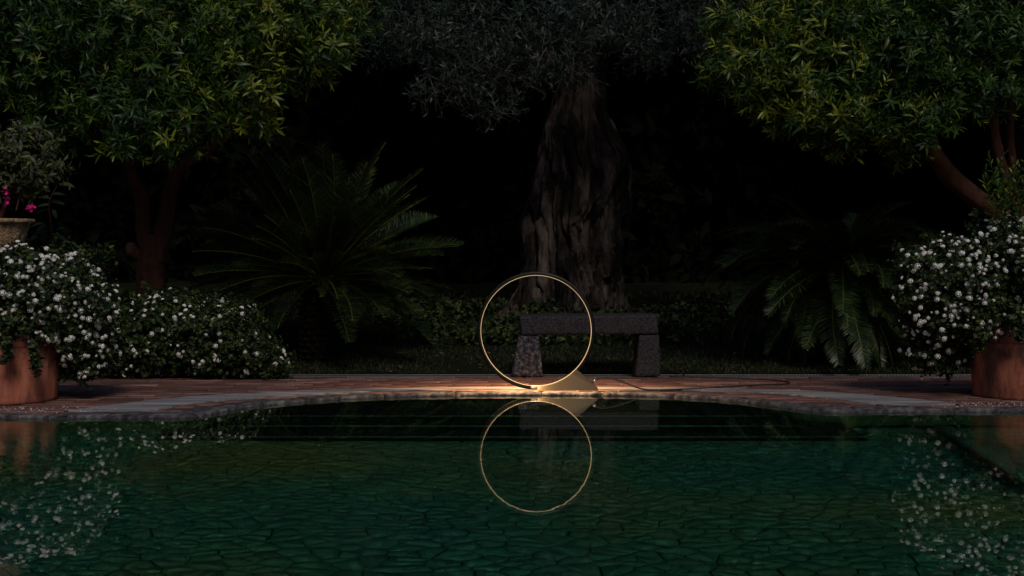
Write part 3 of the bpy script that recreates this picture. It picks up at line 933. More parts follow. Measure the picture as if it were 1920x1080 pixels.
for (x, y, Yd, rx, rz) in [(1385, 60, 10.5, 60, 42), (1370, 130, 10.4, 45, 48), (1440, 110, 10.3, 70, 60), (1450, 175, 10.3, 70, 42), (1470, 40, 10.5, 90, 50), (1540, 160, 10.2, 85, 65), (1560, 60, 10.3, 90, 60),
                          (1490, 235, 10.2, 48, 28), (1575, 255, 10.2, 42, 35), (1620, 200, 10.2, 90, 50), (1660, 100, 10.2, 95, 75), (1700, 225, 10.2, 75, 42), (1712, 275, 10.2, 40, 24), (1760, 180, 10.3, 85, 55),
                          (1770, 60, 10.4, 100, 80), (1850, 170, 10.5, 65, 40), (1870, 80, 10.6, 90, 70), (1640, 20, 10.4, 100, 50), (1930, 120, 10.7, 70, 70)]:
    c = at(x, y, Yd); rcl.append(((c.x, c.y, c.z), (rx * Yd / F, .42, rz * Yd / F)))
for (x, y, z, rr) in [(3.2, 11.2, 3.5, 1.1), (2.2, 11.2, 3.4, .9), (4.3, 11.3, 3.4, 1.2), (3.4, 12.2, 3.2, 1.2), (4.8, 11.6, 2.6, 1.1)]:
    rcl.append(((x, y, z), (rr, rr, rr * .65)))
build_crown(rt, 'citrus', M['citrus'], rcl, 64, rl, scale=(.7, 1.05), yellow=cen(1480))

# ================================================================== CYCADS
def frond_mesh(L, droop, r, up=0.0, young=False, pairs=90):
    """a feather leaf in the local XZ plane: starts along +X, bends down by droop"""
    b_ = Bag()
    n = 14; pts = [np.zeros(3)]; ang = up
    for i in range(n):
        ang -= droop / n * (.4 + 1.2 * i / n)
        pts.append(pts[-1] + np.array([math.cos(ang), 0, math.sin(ang)]) * L / n)
    pts = np.array(pts); side_bend = r.normal(0, .05)
    pts[:, 1] += side_bend * (np.linspace(0, 1, n + 1) ** 2) * L
    V, T = tube_arr([tuple(p) for p in pts], list(np.linspace(.009, .003, n + 1)), 4); b_.add(V, T, .85)
    t = np.linspace(.12, 1.0, pairs); f = t * n; i0 = np.clip(f.astype(int), 0, n - 1); fr = (f - i0)[:, None]
    P = pts[i0] * (1 - fr) + pts[i0 + 1] * fr; tg = unit(pts[i0 + 1] - pts[i0])
    upv = unit(np.cross(tg, np.array([0, 1.0, 0]) * np.ones_like(tg))) * -1
    upv = np.stack([-tg[:, 2], 0 * t, tg[:, 0]], 1)
    W = (.165 if not young else .17) * L * np.sin(np.pi * (t * .88 + .09)) ** .6
    for sgn in (-1, 1):
        side = np.array([0, sgn, 0.])[None] * np.ones((pairs, 1))
        d = unit(side * 1.0 + tg * .75 + upv * (.55 if not young else .8) + r.normal(0, .09, (pairs, 3)))
        w = .0040
        s = unit(np.cross(d, upv)) * w
        e = P + d * W[:, None]; mid = P + d * W[:, None] * .55
        drop = np.array([0, 0, -1.])[None] * (W * .12)[:, None]
        e = e + r.normal(0, .006, (pairs, 3)); V = np.stack([P - s * .7, P + s * .7, mid - s, mid + s, e + drop], 1).reshape(-1, 3)
        T = (np.array([(0, 1, 3), (0, 3, 2), (2, 3, 4)])[None] + (np.arange(pairs) * 5)[:, None, None]).reshape(-1, 3)
        b_.add(V, T, np.repeat(np.clip(r.normal(.88 if young else .38, .22, pairs), 0, 1), 5))
    return b_.mesh('frond', M['cycad'])
rf = np.random.default_rng(61)
def cycad(x, y, crown_px, trunk_r, frs, label, young):
    c = at(crown_px[0], crown_px[1], y); base = Vector((c.x, y, lawn_z(c.x, y) - .02))
    t = empty('cycad', base); tag(t, label, 'cycad', 'cycads on the lawn')
    h = c.z - base.z
    # trunk covered in old leaf bases
    tk = Bag(); V, T = tube_arr([(0, 0, 0), (0, 0, h * .5), (0, 0, h)], [trunk_r * 1.02, trunk_r, trunk_r * .9], 16); tk.add(V, T)
    nrow = int(h / .05)
    for j in range(nrow):
        for k in range(12):
            th = 2 * math.pi * (k + .5 * (j % 2)) / 12 + rf.normal(0, .05); z = (j + .5) * h / nrow
            d = np.array([math.cos(th), math.sin(th), .55]); p = np.array([math.cos(th) * trunk_r * .93, math.sin(th) * trunk_r * .93, z])
            q = p + d * .05; s_ = np.array([-math.sin(th), math.cos(th), 0]) * .03
            V = np.array([p - s_, p + s_, q + s_ * .5, q - s_ * .5, p + [0, 0, .035], q + [0, 0, .02]])
            tk.add(V, [(0, 1, 2), (0, 2, 3), (0, 4, 1), (3, 2, 5), (1, 4, 5), (1, 5, 2), (0, 3, 5), (0, 5, 4)])
    tko = link('trunk', tk.mesh('trunk', M['cycad_bark']), t)
    for (n, el0, el1, L, droop, yng) in frs:
        mm = [frond_mesh(L * q, droop * q, rf, young=yng) for q in (.88, 1.0, 1.1)]
        for k in range(n):
            az = 2 * math.pi * (k * .618 % 1) + rf.normal(0, .1); el = rf.uniform(el0, el1)
            o = link('frond', mm[int(rf.integers(0, 3))], t)
            o.location = (math.cos(az) * trunk_r * .5, math.sin(az) * trunk_r * .5, h - .02 + .06 * math.sin(el))
            o.rotation_euler = Matrix.Rotation(az, 4, 'Z').to_3x3().to_4x4().__matmul__(Matrix.Rotation(-el, 4, 'Y') @ Matrix.Rotation(rf.normal(0, .25), 4, 'X')).to_euler()
    return t, h
cy1, h1 = cycad(0, 11.9, (602, 520), .15, [(40, -.30, .15, 1.04, .40, False), (52, .15, .7, 1.10, .38, False), (38, .7, 1.35, 1.08, .30, False), (34, -.15, 1.2, .62, .8, True)],
      'wide cycad on a stout scaly trunk to the left of the olive tree', True)
cy2, h2 = cycad(0, 11.8, (1577, 505), .15, [(30, -.95, -.35, .82, .6, False), (44, -.3, .35, 1.0, 1.2, False), (44, .35, .8, 1.05, 1.2, False), (12, .8, 1.3, .72, .9, False)],
      'low cycad with arching drooping fronds on the lawn to the right of the bench', False)
o = link('cone', mesh_np('cone', *tube_arr([(0, 0, h2 - .05), (0, 0, h2 + .05), (0, 0, h2 + .09)], [.10, .09, .02], 12, .5), surf('cycad_heart', [(.3, (.05, .03, .02)), (.7, (.16, .09, .06))], 40, bstr=1, bdist=.02)), cy2)

# ================================================================== STONE BENCH
BY = 10.80
bz = tz(10.8)
bench = empty('stone_bench', (*on(1104, 707, bz)[:1], BY, bz))
bench.location.x = (1104 - 960) / F * BY
tag(bench, 'rough grey lava stone bench with a thick slab on two blocks at the lawn edge', 'bench')
def rough_block(name, outline, depth, parent, y0=0.0, seed=0, nsub=14):
    """outline: list of (x, z) clockwise corners bottom-left, bottom-right, top-right, top-left, drawn as a rounded rough block"""
    (ax, az), (bx_, bz_), (cx_, cz_), (dx_, dz_) = outline
    N = nsub; V, T, idx = [], [], {}
    def P(u, v, w):
        x = (ax * (1 - u) + bx_ * u) * (1 - v) + (dx_ * (1 - u) + cx_ * u) * v
        z = (az * (1 - u) + bz_ * u) * (1 - v) + (dz_ * (1 - u) + cz_ * u) * v
        p = Vector((x, y0 + depth * w, z))
        c = Vector(((ax + bx_ + cx_ + dx_) / 4, y0 + depth / 2, (az + bz_ + cz_ + dz_) / 4))
        e = sum(1 for q in (u, v, w) if q < .001 or q > .999)
        k = .004 * (e - 1) if e > 1 else 0
        q = p * 14 + Vector((seed, 0, 0))
        n_ = .004 * noise.noise(q) + .003 * noise.noise(q * 2.6) - (.007 if noise.noise(q * 5.3) > .30 else 0)
        d = (p - c).normalized()
        return p + d * (n_ - k)
    nu = max(6, int(abs(bx_ - ax) / .018)); nv = max(6, int(abs(dz_ - az) / .018)); nw = max(5, int(depth / .03))
    def grid(f, a, b_):
        base = len(V)
        for j in range(b_ + 1):
            for i in range(a + 1): V.append(P(*f(i / a, j / b_)))
        for j in range(b_):
            for i in range(a):
                q = base + j * (a + 1) + i; T.extend([(q, q + 1, q + a + 2), (q, q + a + 2, q + a + 1)])
    grid(lambda s, t: (s, t, 0), nu, nv); grid(lambda s, t: (1 - s, t, 1), nu, nv)
    grid(lambda s, t: (0, t, 1 - s), nw, nv); grid(lambda s, t: (1, t, s), nw, nv)
    grid(lambda s, t: (s, 1, t), nu, nw); grid(lambda s, t: (s, 0, 1 - t), nu, nw)
    me = mesh_np(name, [tuple(v_) for v_ in V], T, M['lava'], smooth=False)
    import bmesh
    bm = bmesh.new(); bm.from_mesh(me); bmesh.ops.remove_doubles(bm, verts=bm.verts, dist=.0005); bm.to_mesh(me); bm.free()
    me.polygons.foreach_set('use_smooth', [True] * len(me.polygons))
    return link(name, me, parent)
def bp2(px, py): p = at(px, py, BY); return (p.x - bench.location.x, p.z - bench.location.z)
rough_block('seat', [bp2(976, 628), bp2(1235, 626), bp2(1235, 591), bp2(974, 593)], .40, bench, -.004, 1)
lichen = surf('lava_with_lichen', [(0.40, (.012, .012, .016)), (0.52, (.040, .038, .048)), (0.68, (.13, .128, .142))], 34, bstr=1.0, bdist=.015, bscale=45, rough=.95)
lg = rough_block('leg', [bp2(959, 707), bp2(1019, 708), bp2(1010, 629), bp2(972, 629)], .34, bench, 0, 5); lg.data.materials[0] = lichen
lg['label'] = 'left leg, a bulging block with pale lichen towards its foot'
rough_block('leg', [bp2(1191, 707), bp2(1239, 706), bp2(1236, 628), bp2(1199, 628)], .34, bench, 0, 9)

# ================================================================== RING LAMP
LD = 9.31
lamp_loc = at(1005, 733, LD); lz = tz(LD) + .0085
lamp = empty('ring_lamp', (lamp_loc.x, LD, lz))
tag(lamp, 'slim glowing ring lamp on a wedge foot standing at the pool edge', 'lamp')
k_ = LD / F
RI = 103.0 * k_; RO = 110.5 * k_
cx0, cz0 = 0.0, (733 - 619.5) * k_ - .0
cz0 = at(1005, 619.5, LD).z - lz
def ring_mesh(name, prof, mat, n=180, a0=0, a1=360, smooth=True):
    """sweeps a closed (r, y) profile round the ring axis (local Y)"""
    V, T = [], []; m_ = len(prof); full = (a1 - a0) >= 359.9
    for i in range(n if full else n + 1):
        th = R(a0 + (a1 - a0) * i / n)
        for (r_, y_) in prof: V.append((r_ * math.cos(th), y_, cz0 + r_ * math.sin(th)))
    rows_ = n
    for i in range(n):
        i2 = (i + 1) % n if full else i + 1
        for j in range(m_):
            a, b_ = i * m_ + j, i * m_ + (j + 1) % m_; c, d = i2 * m_ + j, i2 * m_ + (j + 1) % m_
            T += [(a, c, d), (a, d, b_)]
    return mesh_np(name, V, T, mat, smooth=smooth)
link('ring_body', ring_mesh('ring_body', [(RI + .004, -.022), (RO, -.022), (RO, .022), (RI + .002, .022), (RI+.002,-.0175), (RI+.004,-.0175)], M['lamp_body'], smooth=False), lamp)
link('light_strip', ring_mesh('light_strip', [(RI, -.031), (RI + .0026, -.031), (RI + .0026, -.018), (RI, -.018)], M['led'], smooth=False), lamp)
# wedge foot: arc along the ring, then the slanting edge down to the toe
def lp(px, py): p = at(px, py, LD); return (p.x - lamp_loc.x, p.z - lz)
arc = []
a_start = math.atan2(-(722.5 - 619.5), (1008 - 1005)); a_end = math.atan2(-(691 - 619.5), (1080 - 1005))
for i in range(25):
    a = a_start + (a_end - a_start) * i / 24
    arc.append(((RI + .0045) * math.cos(a), cz0 + (RI + .0045) * math.sin(a)))
toe = [lp(1115, 722), (lp(1121, 728)[0], lp(1121, 728)[1]), (lp(1121, 733)[0], .0), (lp(1008, 733)[0], .0)]
outl = arc + toe
n = len(outl)
V = [(x, -.032 - .012 * max(0, 1 - z / .11), z) for x, z in outl] + [(x, .030, z) for x, z in outl]
Fc = [list(range(n)), list(range(2 * n - 1, n - 1, -1))] + [(i, n + i, n + (i + 1) % n, (i + 1) % n) for i in range(n)]
me = mesh_py('foot', V, [Fc[0][::-1], Fc[1][::-1]] + [f[::-1] for f in Fc[2:]], M['lamp_base'])
link('foot', me, lamp)
# the lamp's warm light on the paving, carried by added unseen area lights
def lamp_light(name, sx, sy, w, spread, loc, rot):
    d = bpy.data.lights.new(name, 'AREA'); d.shape = 'RECTANGLE'; d.size = sx; d.size_y = sy; d.energy = w; d.color = (1.0, .58, .25); d.spread = R(spread)
    o = link(name, d, lamp); o.location = loc; o.rotation_euler = rot
lamp_light('ring_light', .10, .012, 26.0, 142, (0, -.018, cz0 + RI - .012), (0, 0, 0))
lamp_light('foot_light', .20, .03, 1.6, 166, (-.10, -.002, .026), (0, 0, 0))
lamp_light('wash_light', .016, .016, 1.3, 150, (-.035, -.056, .036), Vector((1, .16, -.22)).to_track_quat('-Z', 'Y').to_euler())  # added unseen light floating before the ring, brightens the foot from its left
# connector and cable
con = at(1115, 714, LD)
cable = empty('power_cable', (con.x, LD - .0, tz(LD) + .008))
tag(cable, 'thin black cable with steel plug looping from the lamp foot across the terrace', 'cable')
o0 = Vector(cable.location)
link('plug', mesh_np('plug', *tube_arr([tuple(at(1110, 716.5, LD) - o0), tuple(at(1111, 716, LD) - o0), tuple(at(1116, 712.5, LD) - o0), tuple(at(1117, 712, LD) - o0)], [.006, .011, .011, .006], 12), M['steel'], smooth=True), cable)
def gp(px, py):
    Y = 9.3
    for _ in range(8): Y = (CH - tz(Y) - .0075) * F / (py - HY)
    return Vector(((px - 960) / F * Y, Y, tz(Y) + .0095))
path = [at(1116.5, 712.3, LD), at(1130, 709, LD), at(1150, 710.5, LD + .02), at(1175, 719, LD), at(1196, 727, LD + .0), gp(1215, 731.2), gp(1260, 731), gp(1330, 728), gp(1400, 723.5), gp(1455, 721), gp(1479, 719.2), gp(1470, 715), gp(1420, 711.5),
        gp(1350, 708.6), gp(1290, 706.8), gp(1255, 705.5), Vector((1.33, 11.0, tz(11) + .01)), Vector((1.1, 11.4, lawn_z(1.1, 11.4) + .02)), Vector((.5, 12.2, lawn_z(.5, 12.2)))]
tube('cord', [p - o0 for p in path], .0052, M['cable'], cable, sides=8, n=10)

# ================================================================== POTS
def lathe(name, prof, mat, parent, n=72, wob=.0, wscale=6):
    V, T = [], []
    for (r_, z) in prof:
        for k in range(n):
            th = 2 * math.pi * k / n
            w = 1 + wob * noise.noise(Vector((math.cos(th) * wscale * r_, math.sin(th) * wscale * r_, z * wscale)))
            V.append((r_ * w * math.cos(th), r_ * w * math.sin(th), z))
    for j in range(len(prof) - 1):
        for k in range(n):
            a, b_ = j * n + k, j * n + (k + 1) % n
            T += [(a, b_, b_ + n), (a, b_ + n, a + n)]
    return link(name, mesh_np(name, V, T, mat, smooth=True), parent)
def pot(loc, rb2, rt2, h, label):
    t = empty('terracotta_pot', loc); tag(t, label, 'plant pot', 'clay pots flanking the pool')
    lathe('body', [(.02, .0), (rb2 - .01, 0), (rb2, .008)] + [(rb2 + (rt2 - rb2) * q, .008 + (h - .09) * q) for q in np.linspace(.05, 1, 14)] , M['terracotta'], t, wob=.012)
    lathe('rim', [(rt2 - .002, h - .10), (rt2 + .004, h - .095), (rt2 + .010, h - .07), (rt2 + .010, h - .02), (rt2 + .004, h), (rt2 - .02, h), (rt2 - .03, h - .02), (rt2 - .035, h - .12)], M['terracotta'], t, wob=.01)
    lathe('soil', [(.001, h - .05), (rt2 * .5, h - .045), (rt2 - .03, h - .06)], M['soil'], t, wob=.02)
    return t
PL = on(3, 758, .012); PR = on(1922, 750, .012)
PLy, PRy = PL[1] + .22, PR[1] + .22
pl = pot(((5 - 960) / F * PLy, PLy, .0125), 98 * PLy / F, 104 * PLy / F, .44, 'large weathered terracotta pot under the left shrub of white flowers')
pr = pot(((1926 - 960) / F * PRy, PRy, .0125), 97 * PRy / F, 106 * PRy / F, .45, 'large streaked terracotta pot under the right shrub of white flowers')

# ================================================================== LANTANA
def floret_head(seed):
    r = np.random.default_rng(seed); b_ = Bag(); k = 24
    i = np.arange(k) + (0 if seed % 2 else 1.5); el = np.arccos(1 - (i + .5) / k * 1.05); th = i * 2.4 + r.uniform(0, 6)
    d = np.stack([np.sin(el) * np.cos(th), np.sin(el) * np.sin(th), np.cos(el)], 1)
    P = d * np.array([.0125, .0125, .009]) * r.uniform(.9, 1.15, k)[:, None]
    u_ = unit(np.cross(d, r.normal(0, 1, (k, 3)))); w_ = np.cross(d, u_)
    s = r.uniform(.0033, .0045, k)[:, None]
    P[:5] *= [.6, .6, 1]
    V = np.stack([P + u_ * s, P + w_ * s, P - u_ * s, P - w_ * s, P - d * .001], 1).reshape(-1, 3)
    T = (np.array([(4, 0, 1), (4, 1, 2), (4, 2, 3), (4, 3, 0)])[None] + (np.arange(k) * 5)[:, None, None]).reshape(-1, 3)
    b_.add(V, T, np.repeat(r.uniform(.1, 1, k), 5))
    return b_.arr()
HEAD_ARR = [floret_head(200 + i) for i in range(6)]
HEADS = [mesh_np('flower_head', a[0], a[1], M['petal'], a[2]) for a in HEAD_ARR]
def lantana(name, loc, lumps, n_leaf, n_head, label, cat, r, group=None, front_bias=.5, face=None, strands=()):
    """lumps: ellipsoids (centre, radii) in world space"""
    t = empty(name, loc); tag(t, label, cat, group); base = np.array(loc)
    vol = np.array([l[1][0] * l[1][2] + l[1][0] * l[1][1] for l in lumps]); pick = r.choice(len(lumps), n_leaf, p=vol / vol.sum())
    C = np.array([l[0] for l in lumps])[pick]; Ra = np.array([l[1] for l in lumps])[pick]
    d = unit(r.normal(0, 1, (n_leaf, 3))); q = 1 - .5 * r.random(n_leaf) ** 1.4
    lump = np.array([1 + .26 * noise.noise(Vector(tuple(x * 3.0 + c))) for x, c in zip(d, C)])
    P = C + d * Ra * (q * lump)[:, None]; A = unit(d + [0, 0, .3] + r.normal(0, .4, (n_leaf, 3)))
    ok = P[:, 2] > .02 if not callable(face) else face(P)
    P, A, q2 = P[ok], A[ok], q[ok]
    extra_P, extra_A = [], []
    for (p0, p1, p2) in strands:
        pp = smooth_path([p0, p1, p2], 10)
        for w in pp: extra_P.append(tuple(w)); extra_A.append((r.normal(0, .5), r.normal(0, .5), .6))
    for _ in range(60):
        i = int(r.integers(0, len(lumps))); c, ra = np.array(lumps[i][0]), np.array(lumps[i][1]); dd = unit(r.normal(0, 1, 3) + [0, -.3, .5])
        for q_ in np.linspace(.95, r.uniform(1.15, 1.4), 5): extra_P.append(tuple(c + dd * ra * q_)); extra_A.append(tuple(dd + r.normal(0, .2, 3)))
    if extra_P:
        P = np.concatenate([P, extra_P]); A = np.concatenate([A, extra_A])
    S = r.uniform(.8, 1.3, len(P))
    fo = link('foliage', scatter_mesh('lantana', P - base, A, S, r).mesh('foliage', M['lantana']), t); fo['kind'] = 'stuff'
    # dark woody heart
    hb = Bag()
    for (c, ra) in lumps:
        for k in range(10):
            dd = unit(r.normal(0, 1, 3) * [1, 1, .6] + [0, 0, .3])
            p1 = np.array(c) + dd * np.array(ra) * .85
            V_, T_ = tube_arr([tuple(np.array(loc) + [0, 0, .3] * np.array([1, 1, 1]) - base) if False else tuple(np.array(c) * .6 + base * .4 - base), tuple(np.array(c) - base), tuple(p1 - base)], [.006, .004, .002], 4)
            hb.add(V_, T_)
    so = link('stems', hb.mesh('stems', M['stem']), t); so['kind'] = 'stuff'
    n = 0; tries = 0; HP = []; small = Bag()
    while n < n_head and tries < n_head * 40:
        tries += 1
        i = int(r.choice(len(lumps), p=vol / vol.sum())); c, ra = np.array(lumps[i][0]), np.array(lumps[i][1])
        dd = unit(r.normal(0, 1, 3)); 
        if dd[1] > .25: continue
        lumpf = 1 + .26 * noise.noise(Vector(tuple(dd * 3.0 + c)))
        p = c + dd * ra * lumpf * (r.uniform(.96, 1.07) if r.random() < .85 else r.uniform(1.07, 1.2))
        if callable(face):
            if not face(p[None])[0]: continue
        elif p[2] < .05: continue
        xq = 960 + F * p[0] / p[1]
        if not -30 < xq < 1950: continue
        # not buried in a neighbouring lump
        if any((((p - np.array(c2)) / np.array(r2)) ** 2).sum() < .72 for j, (c2, r2) in enumerate(lumps) if j != i): continue
        if HP and min(np.linalg.norm(np.array(HP) - p, axis=1)) < .019: continue
        if noise.noise(Vector(tuple(p * 6))) < -.30: continue
        HP.append(p)
        if n >= 300:
            Rm = frames(unit(dd * 1.0 + [0, -.25, .45] + r.normal(0, .3, 3))[None], r)[0]; hv, ht, hc = HEAD_ARR[int(r.integers(0, 6))]
            small.add(hv @ Rm.T * r.uniform(.6, 1.0) + (p - base), ht, hc); n += 1; continue
        ax = unit(dd * 1.0 + [0, -.25, .45] + r.normal(0, .3, 3))
        Rm = frames(ax[None], r)[0]
        place('flower_head', HEADS[int(r.integers(0, 6))], p - base, Rm, r.uniform(.85, 1.5) * (1 if r.random() < .85 else .6), t); n += 1
    if small.n: o = link('small_flower_heads', small.mesh('small_flower_heads', M['petal']), t); o['kind'] = 'stuff'
    return t
rq = np.random.default_rng(71)
def L3(x, y, Yd, rx, ry, rz): c = at(x, y, Yd); return ((c.x, c.y, c.z), (rx * Yd / F, ry, rz * Yd / F))
lantana('flowering_shrub', (pl.location.x, pl.location.y, .40),
    [L3(20, 540, PLy - .02, 120, .38, 75), L3(95, 560, PLy, 90, .36, 80), L3(150, 590, PLy + .05, 72, .34, 85), L3(170, 650, PLy + .15, 50, .28, 58), L3(-60, 560, PLy, 120, .38, 90), L3(20, 610, PLy - .1, 95, .28, 42), L3(-60, 650, PLy - .05, 70, .3, 50),
     L3(140, 500, PLy + .1, 50, .25, 30)],
    6500, 430, 'rounded shrub of small white flower heads spilling from the left clay pot', 'shrub', rq, 'white flowering shrubs in the clay pots',
    strands=[(at(60, 650, PLy - .35), at(68, 675, PLy - .38), at(66, 690, PLy - .37)), (at(120, 660, PLy), at(150, 700, PLy), at(158, 714, PLy)), (at(10, 640, PLy - .4), at(14, 660, PLy - .42), at(12, 668, PLy - .42)),
             (at(150, 500, PLy), at(185, 478, PLy), at(205, 468, PLy)), (at(125, 500, PLy), at(130, 480, PLy), at(133, 460, PLy))])
lantana('flowering_shrub', (pr.location.x, pr.location.y, .40),
    [L3(1900, 500, PRy, 110, .40, 85), L3(1800, 520, PRy, 90, .38, 75), L3(1750, 560, PRy + .05, 68, .34, 80), L3(1760, 640, PRy + .2, 66, .26, 55), L3(1990, 520, PRy, 120, .4, 100), L3(1850, 590, PRy - .1, 85, .26, 45),
     L3(1935, 450, PRy + .1, 70, .3, 45), L3(2000, 620, PRy - .05, 90, .3, 50), L3(1720, 500, PRy + .1, 38, .25, 35)],
    6500, 430, 'rounded shrub of small white flower heads spilling from the right clay pot', 'shrub', rq, 'white flowering shrubs in the clay pots',
    strands=[(at(1835, 460, PRy), at(1832, 430, PRy), at(1828, 403, PRy)), (at(1850, 620, PRy - .38), at(1838, 640, PRy - .4), at(1834, 650, PRy - .4)), (at(1905, 600, PRy - .4), at(1912, 615, PRy - .42), at(1910, 630, PRy - .42)),
             (at(1760, 470, PRy), at(1745, 455, PRy), at(1735, 448, PRy))])
BDY = 10.75
lantana('flower_bed', (at(330, 700, BDY).x, BDY, tz(10.75)),
    [L3(230, 640, BDY, 95, .26, 62), L3(320, 630, BDY + .05, 95, .3, 72), L3(400, 640, BDY, 85, .28, 68), L3(470, 665, BDY - .05, 62, .24, 44), L3(330, 590, BDY + .35, 110, .3, 45), L3(160, 660, BDY, 70, .24, 48), L3(420, 605, BDY + .3, 80, .3, 45), L3(510, 685, BDY, 35, .2, 24)],
    6500, 190, 'low mounded bed of white-flowered groundcover along the terrace below the citrus trunk', 'flower bed', rq,
    face=lambda P: P[:, 2] > tz(10.7) + .0 )

# fallen petals on the terrace beside the pots
pb = Bag(); k = 340
xs_ = np.concatenate([rq.normal(60, 75, 170), rq.normal(1860, 70, 170)]); ys2 = np.concatenate([rq.normal(767, 4.0, 170), rq.normal(757.5, 3.2, 170)])
for x_, y_ in zip(xs_, ys2):
    y_ = min(max(y_, 735), 783)
    X, Yv = on(x_, y_, .02)
    if abs(x_ - 5) < 98 and y_ < 762: continue
    if x_ > 1829 and y_ < 753: continue
    th = rq.uniform(0, 6.28); s_ = rq.uniform(.003, .006)
    zz = .0275 if Yv < eo_y(X) else tz(Yv) + .006
    c_, sn = math.cos(th) * s_, math.sin(th) * s_
    pb.add(np.array([(X - c_, Yv - sn, zz), (X + sn, Yv - c_, zz + .003), (X + c_, Yv + sn, zz + .001), (X - sn, Yv + c_, zz + .004)]), [(0, 1, 2), (0, 2, 3)], rq.random())
tag(link('fallen_petals', pb.mesh('fallen_petals', M['petal'])), 'tiny white petals scattered on the paving in front of the clay pots', 'petals', kind='stuff')

# dead leaves on lawn
db = Bag(); dl = leaf_mat('dead_leaf', [(0, (.05, .03, .015)), (1, (.16, .09, .05))], rough=.8, trans=.05)
nd = 500
xx = rq.uniform(-2, 4.5, nd); yy = rq.uniform(11.2, 13.4, nd)
Pd = np.array([(a, b_, lawn_z(a, b_) + .012) for a, b_ in zip(xx, yy)])
dd = rq.normal(0, 1, (nd, 3)) * [1, 1, .15]
V, T = leaves(Pd, dd, np.array([[0, 0, 1.]] * nd) + rq.normal(0, .3, (nd, 3)), rq.uniform(.03, .06, nd), .018, -.1)
db.add(V, T, np.repeat(rq.random(nd), 8))
tag(link('fallen_leaves', db.mesh('fallen_leaves', dl)), 'brown fallen leaves lying over the lawn by the bench', 'leaves', kind='stuff')

# leafy ground cover behind bench and at the foot of the olive
gc = Bag(); n = 2600
cx_ = rq.uniform(-1.3, 3.4, n); cy_ = 12.6 + rq.random(n) * 2.2
keep_ = np.array([noise.noise(Vector((a * 1.1, b_ * 1.1, 9))) > -.18 for a, b_ in zip(cx_, cy_)])
cx_, cy_ = cx_[keep_], cy_[keep_]; n = len(cx_)
Pg = np.array([(a, b_, lawn_z(a, b_) + .03 + .16 * rq.random() * (.5 + noise.noise(Vector((a * 2, b_ * 2, 1))))) for a, b_ in zip(cx_, cy_)])
bag = scatter_mesh('lantana', Pg, rq.normal(0, .5, (n, 3)) + [0, -.2, 1], rq.uniform(1.3, 2.4, n), rq)
tag(link('ground_cover', bag.mesh('ground_cover', M['lantana'])), 'dark leafy ground cover at the foot of the olive trunk', 'ground cover', kind='stuff')

# ================================================================== URN WITH BOUGAINVILLEA
UY = 8.9
uc = at(-8, 410, UY)
urn = empty('garden_urn', (uc.x, UY, .012))
tag(urn, 'carved pale stone urn on a pedestal behind the left shrub of white flowers', 'urn')
zr = uc.z - .012
lathe('pedestal', [(.001, 0), (.20, 0), (.20, .05), (.15, .08), (.14, zr - .42), (.17, zr - .38), (.17, zr - .34)], M['urn'], urn)
lathe('bowl', [(.05, zr - .34), (.09, zr - .30), (.06, zr - .27), (.10, zr - .24), (.16, zr - .18), (.185, zr - .10), (.20, zr - .04), (.21, zr - .028)], M['urn'], urn, wob=.06, wscale=30)
lathe('rim', [(.20, zr - .03), (.228, zr - .026), (.236, zr - .014), (.230, zr - .002), (.21, zr), (.19, zr - .01), (.18, zr - .04), (.001, zr - .05)], M['urn'], urn, wob=.03, wscale=40)
bg_ = empty('bougainvillea', (uc.x, UY, uc.z - .03))
tag(bg_, 'small branching tree with fine grey leaves and a few magenta blossoms growing in the urn', 'shrub')
o0 = Vector(bg_.location)
def up_(l): return [at(x, y, Y) - o0 for x, y, Y in l]
tube('trunk', up_([(-5, 415, UY), (6, 395, UY), (14, 370, UY - .05), (30, 335, UY - .05), (38, 300, UY - .05)]), (.02, .018, .013, .009, .005), M['bark'], bg_, wob=.1, sides=8)
tube('branch', up_([(14, 375, UY), (-6, 340, UY), (-15, 300, UY)]), (.011, .008, .004), M['bark'], bg_, sides=6)
tube('branch', up_([(30, 395, UY - .1), (38, 360, UY - .1), (40, 330, UY - .1)]), (.006, .005, .003), M['bark'], bg_, sides=6)
cl = [L3(60, 300, UY, 52, .2, 48), L3(20, 280, UY, 55, .22, 40), L3(90, 310, UY, 30, .15, 40), L3(-40, 300, UY, 60, .25, 60), L3(30, 340, UY, 48, .16, 28), L3(60, 265, UY, 35, .15, 25)]
P, A, Q = crown_points(cl, 210, rq, .9)
o = link('foliage', scatter_mesh('small', P - np.array(o0), A, rq.uniform(.8, 1.3, len(P)), rq).mesh('foliage', M['grey_leaf']), bg_); o['kind'] = 'stuff'
def blossom(px, py, n, seed):
    r = np.random.default_rng(seed); c = np.array(at(px, py, UY - .15) - o0)
    P = c + r.normal(0, .009, (n, 3)); V, T = leaves(P, r.normal(0, 1, (n, 3)), r.normal(0, 1, (n, 3)), .022, .019, .1)
    b_ = Bag(); b_.add(V, T, np.repeat(r.random(n), 8)); link('blossom', b_.mesh('blossom', M['pink']), bg_)
for i, (x, y, n) in enumerate([(54, 387, 12), (60, 392, 8), (12, 378, 8), (12, 360, 6), (11, 370, 5), (63, 389, 5)]): blossom(x, y, n, 300 + i)

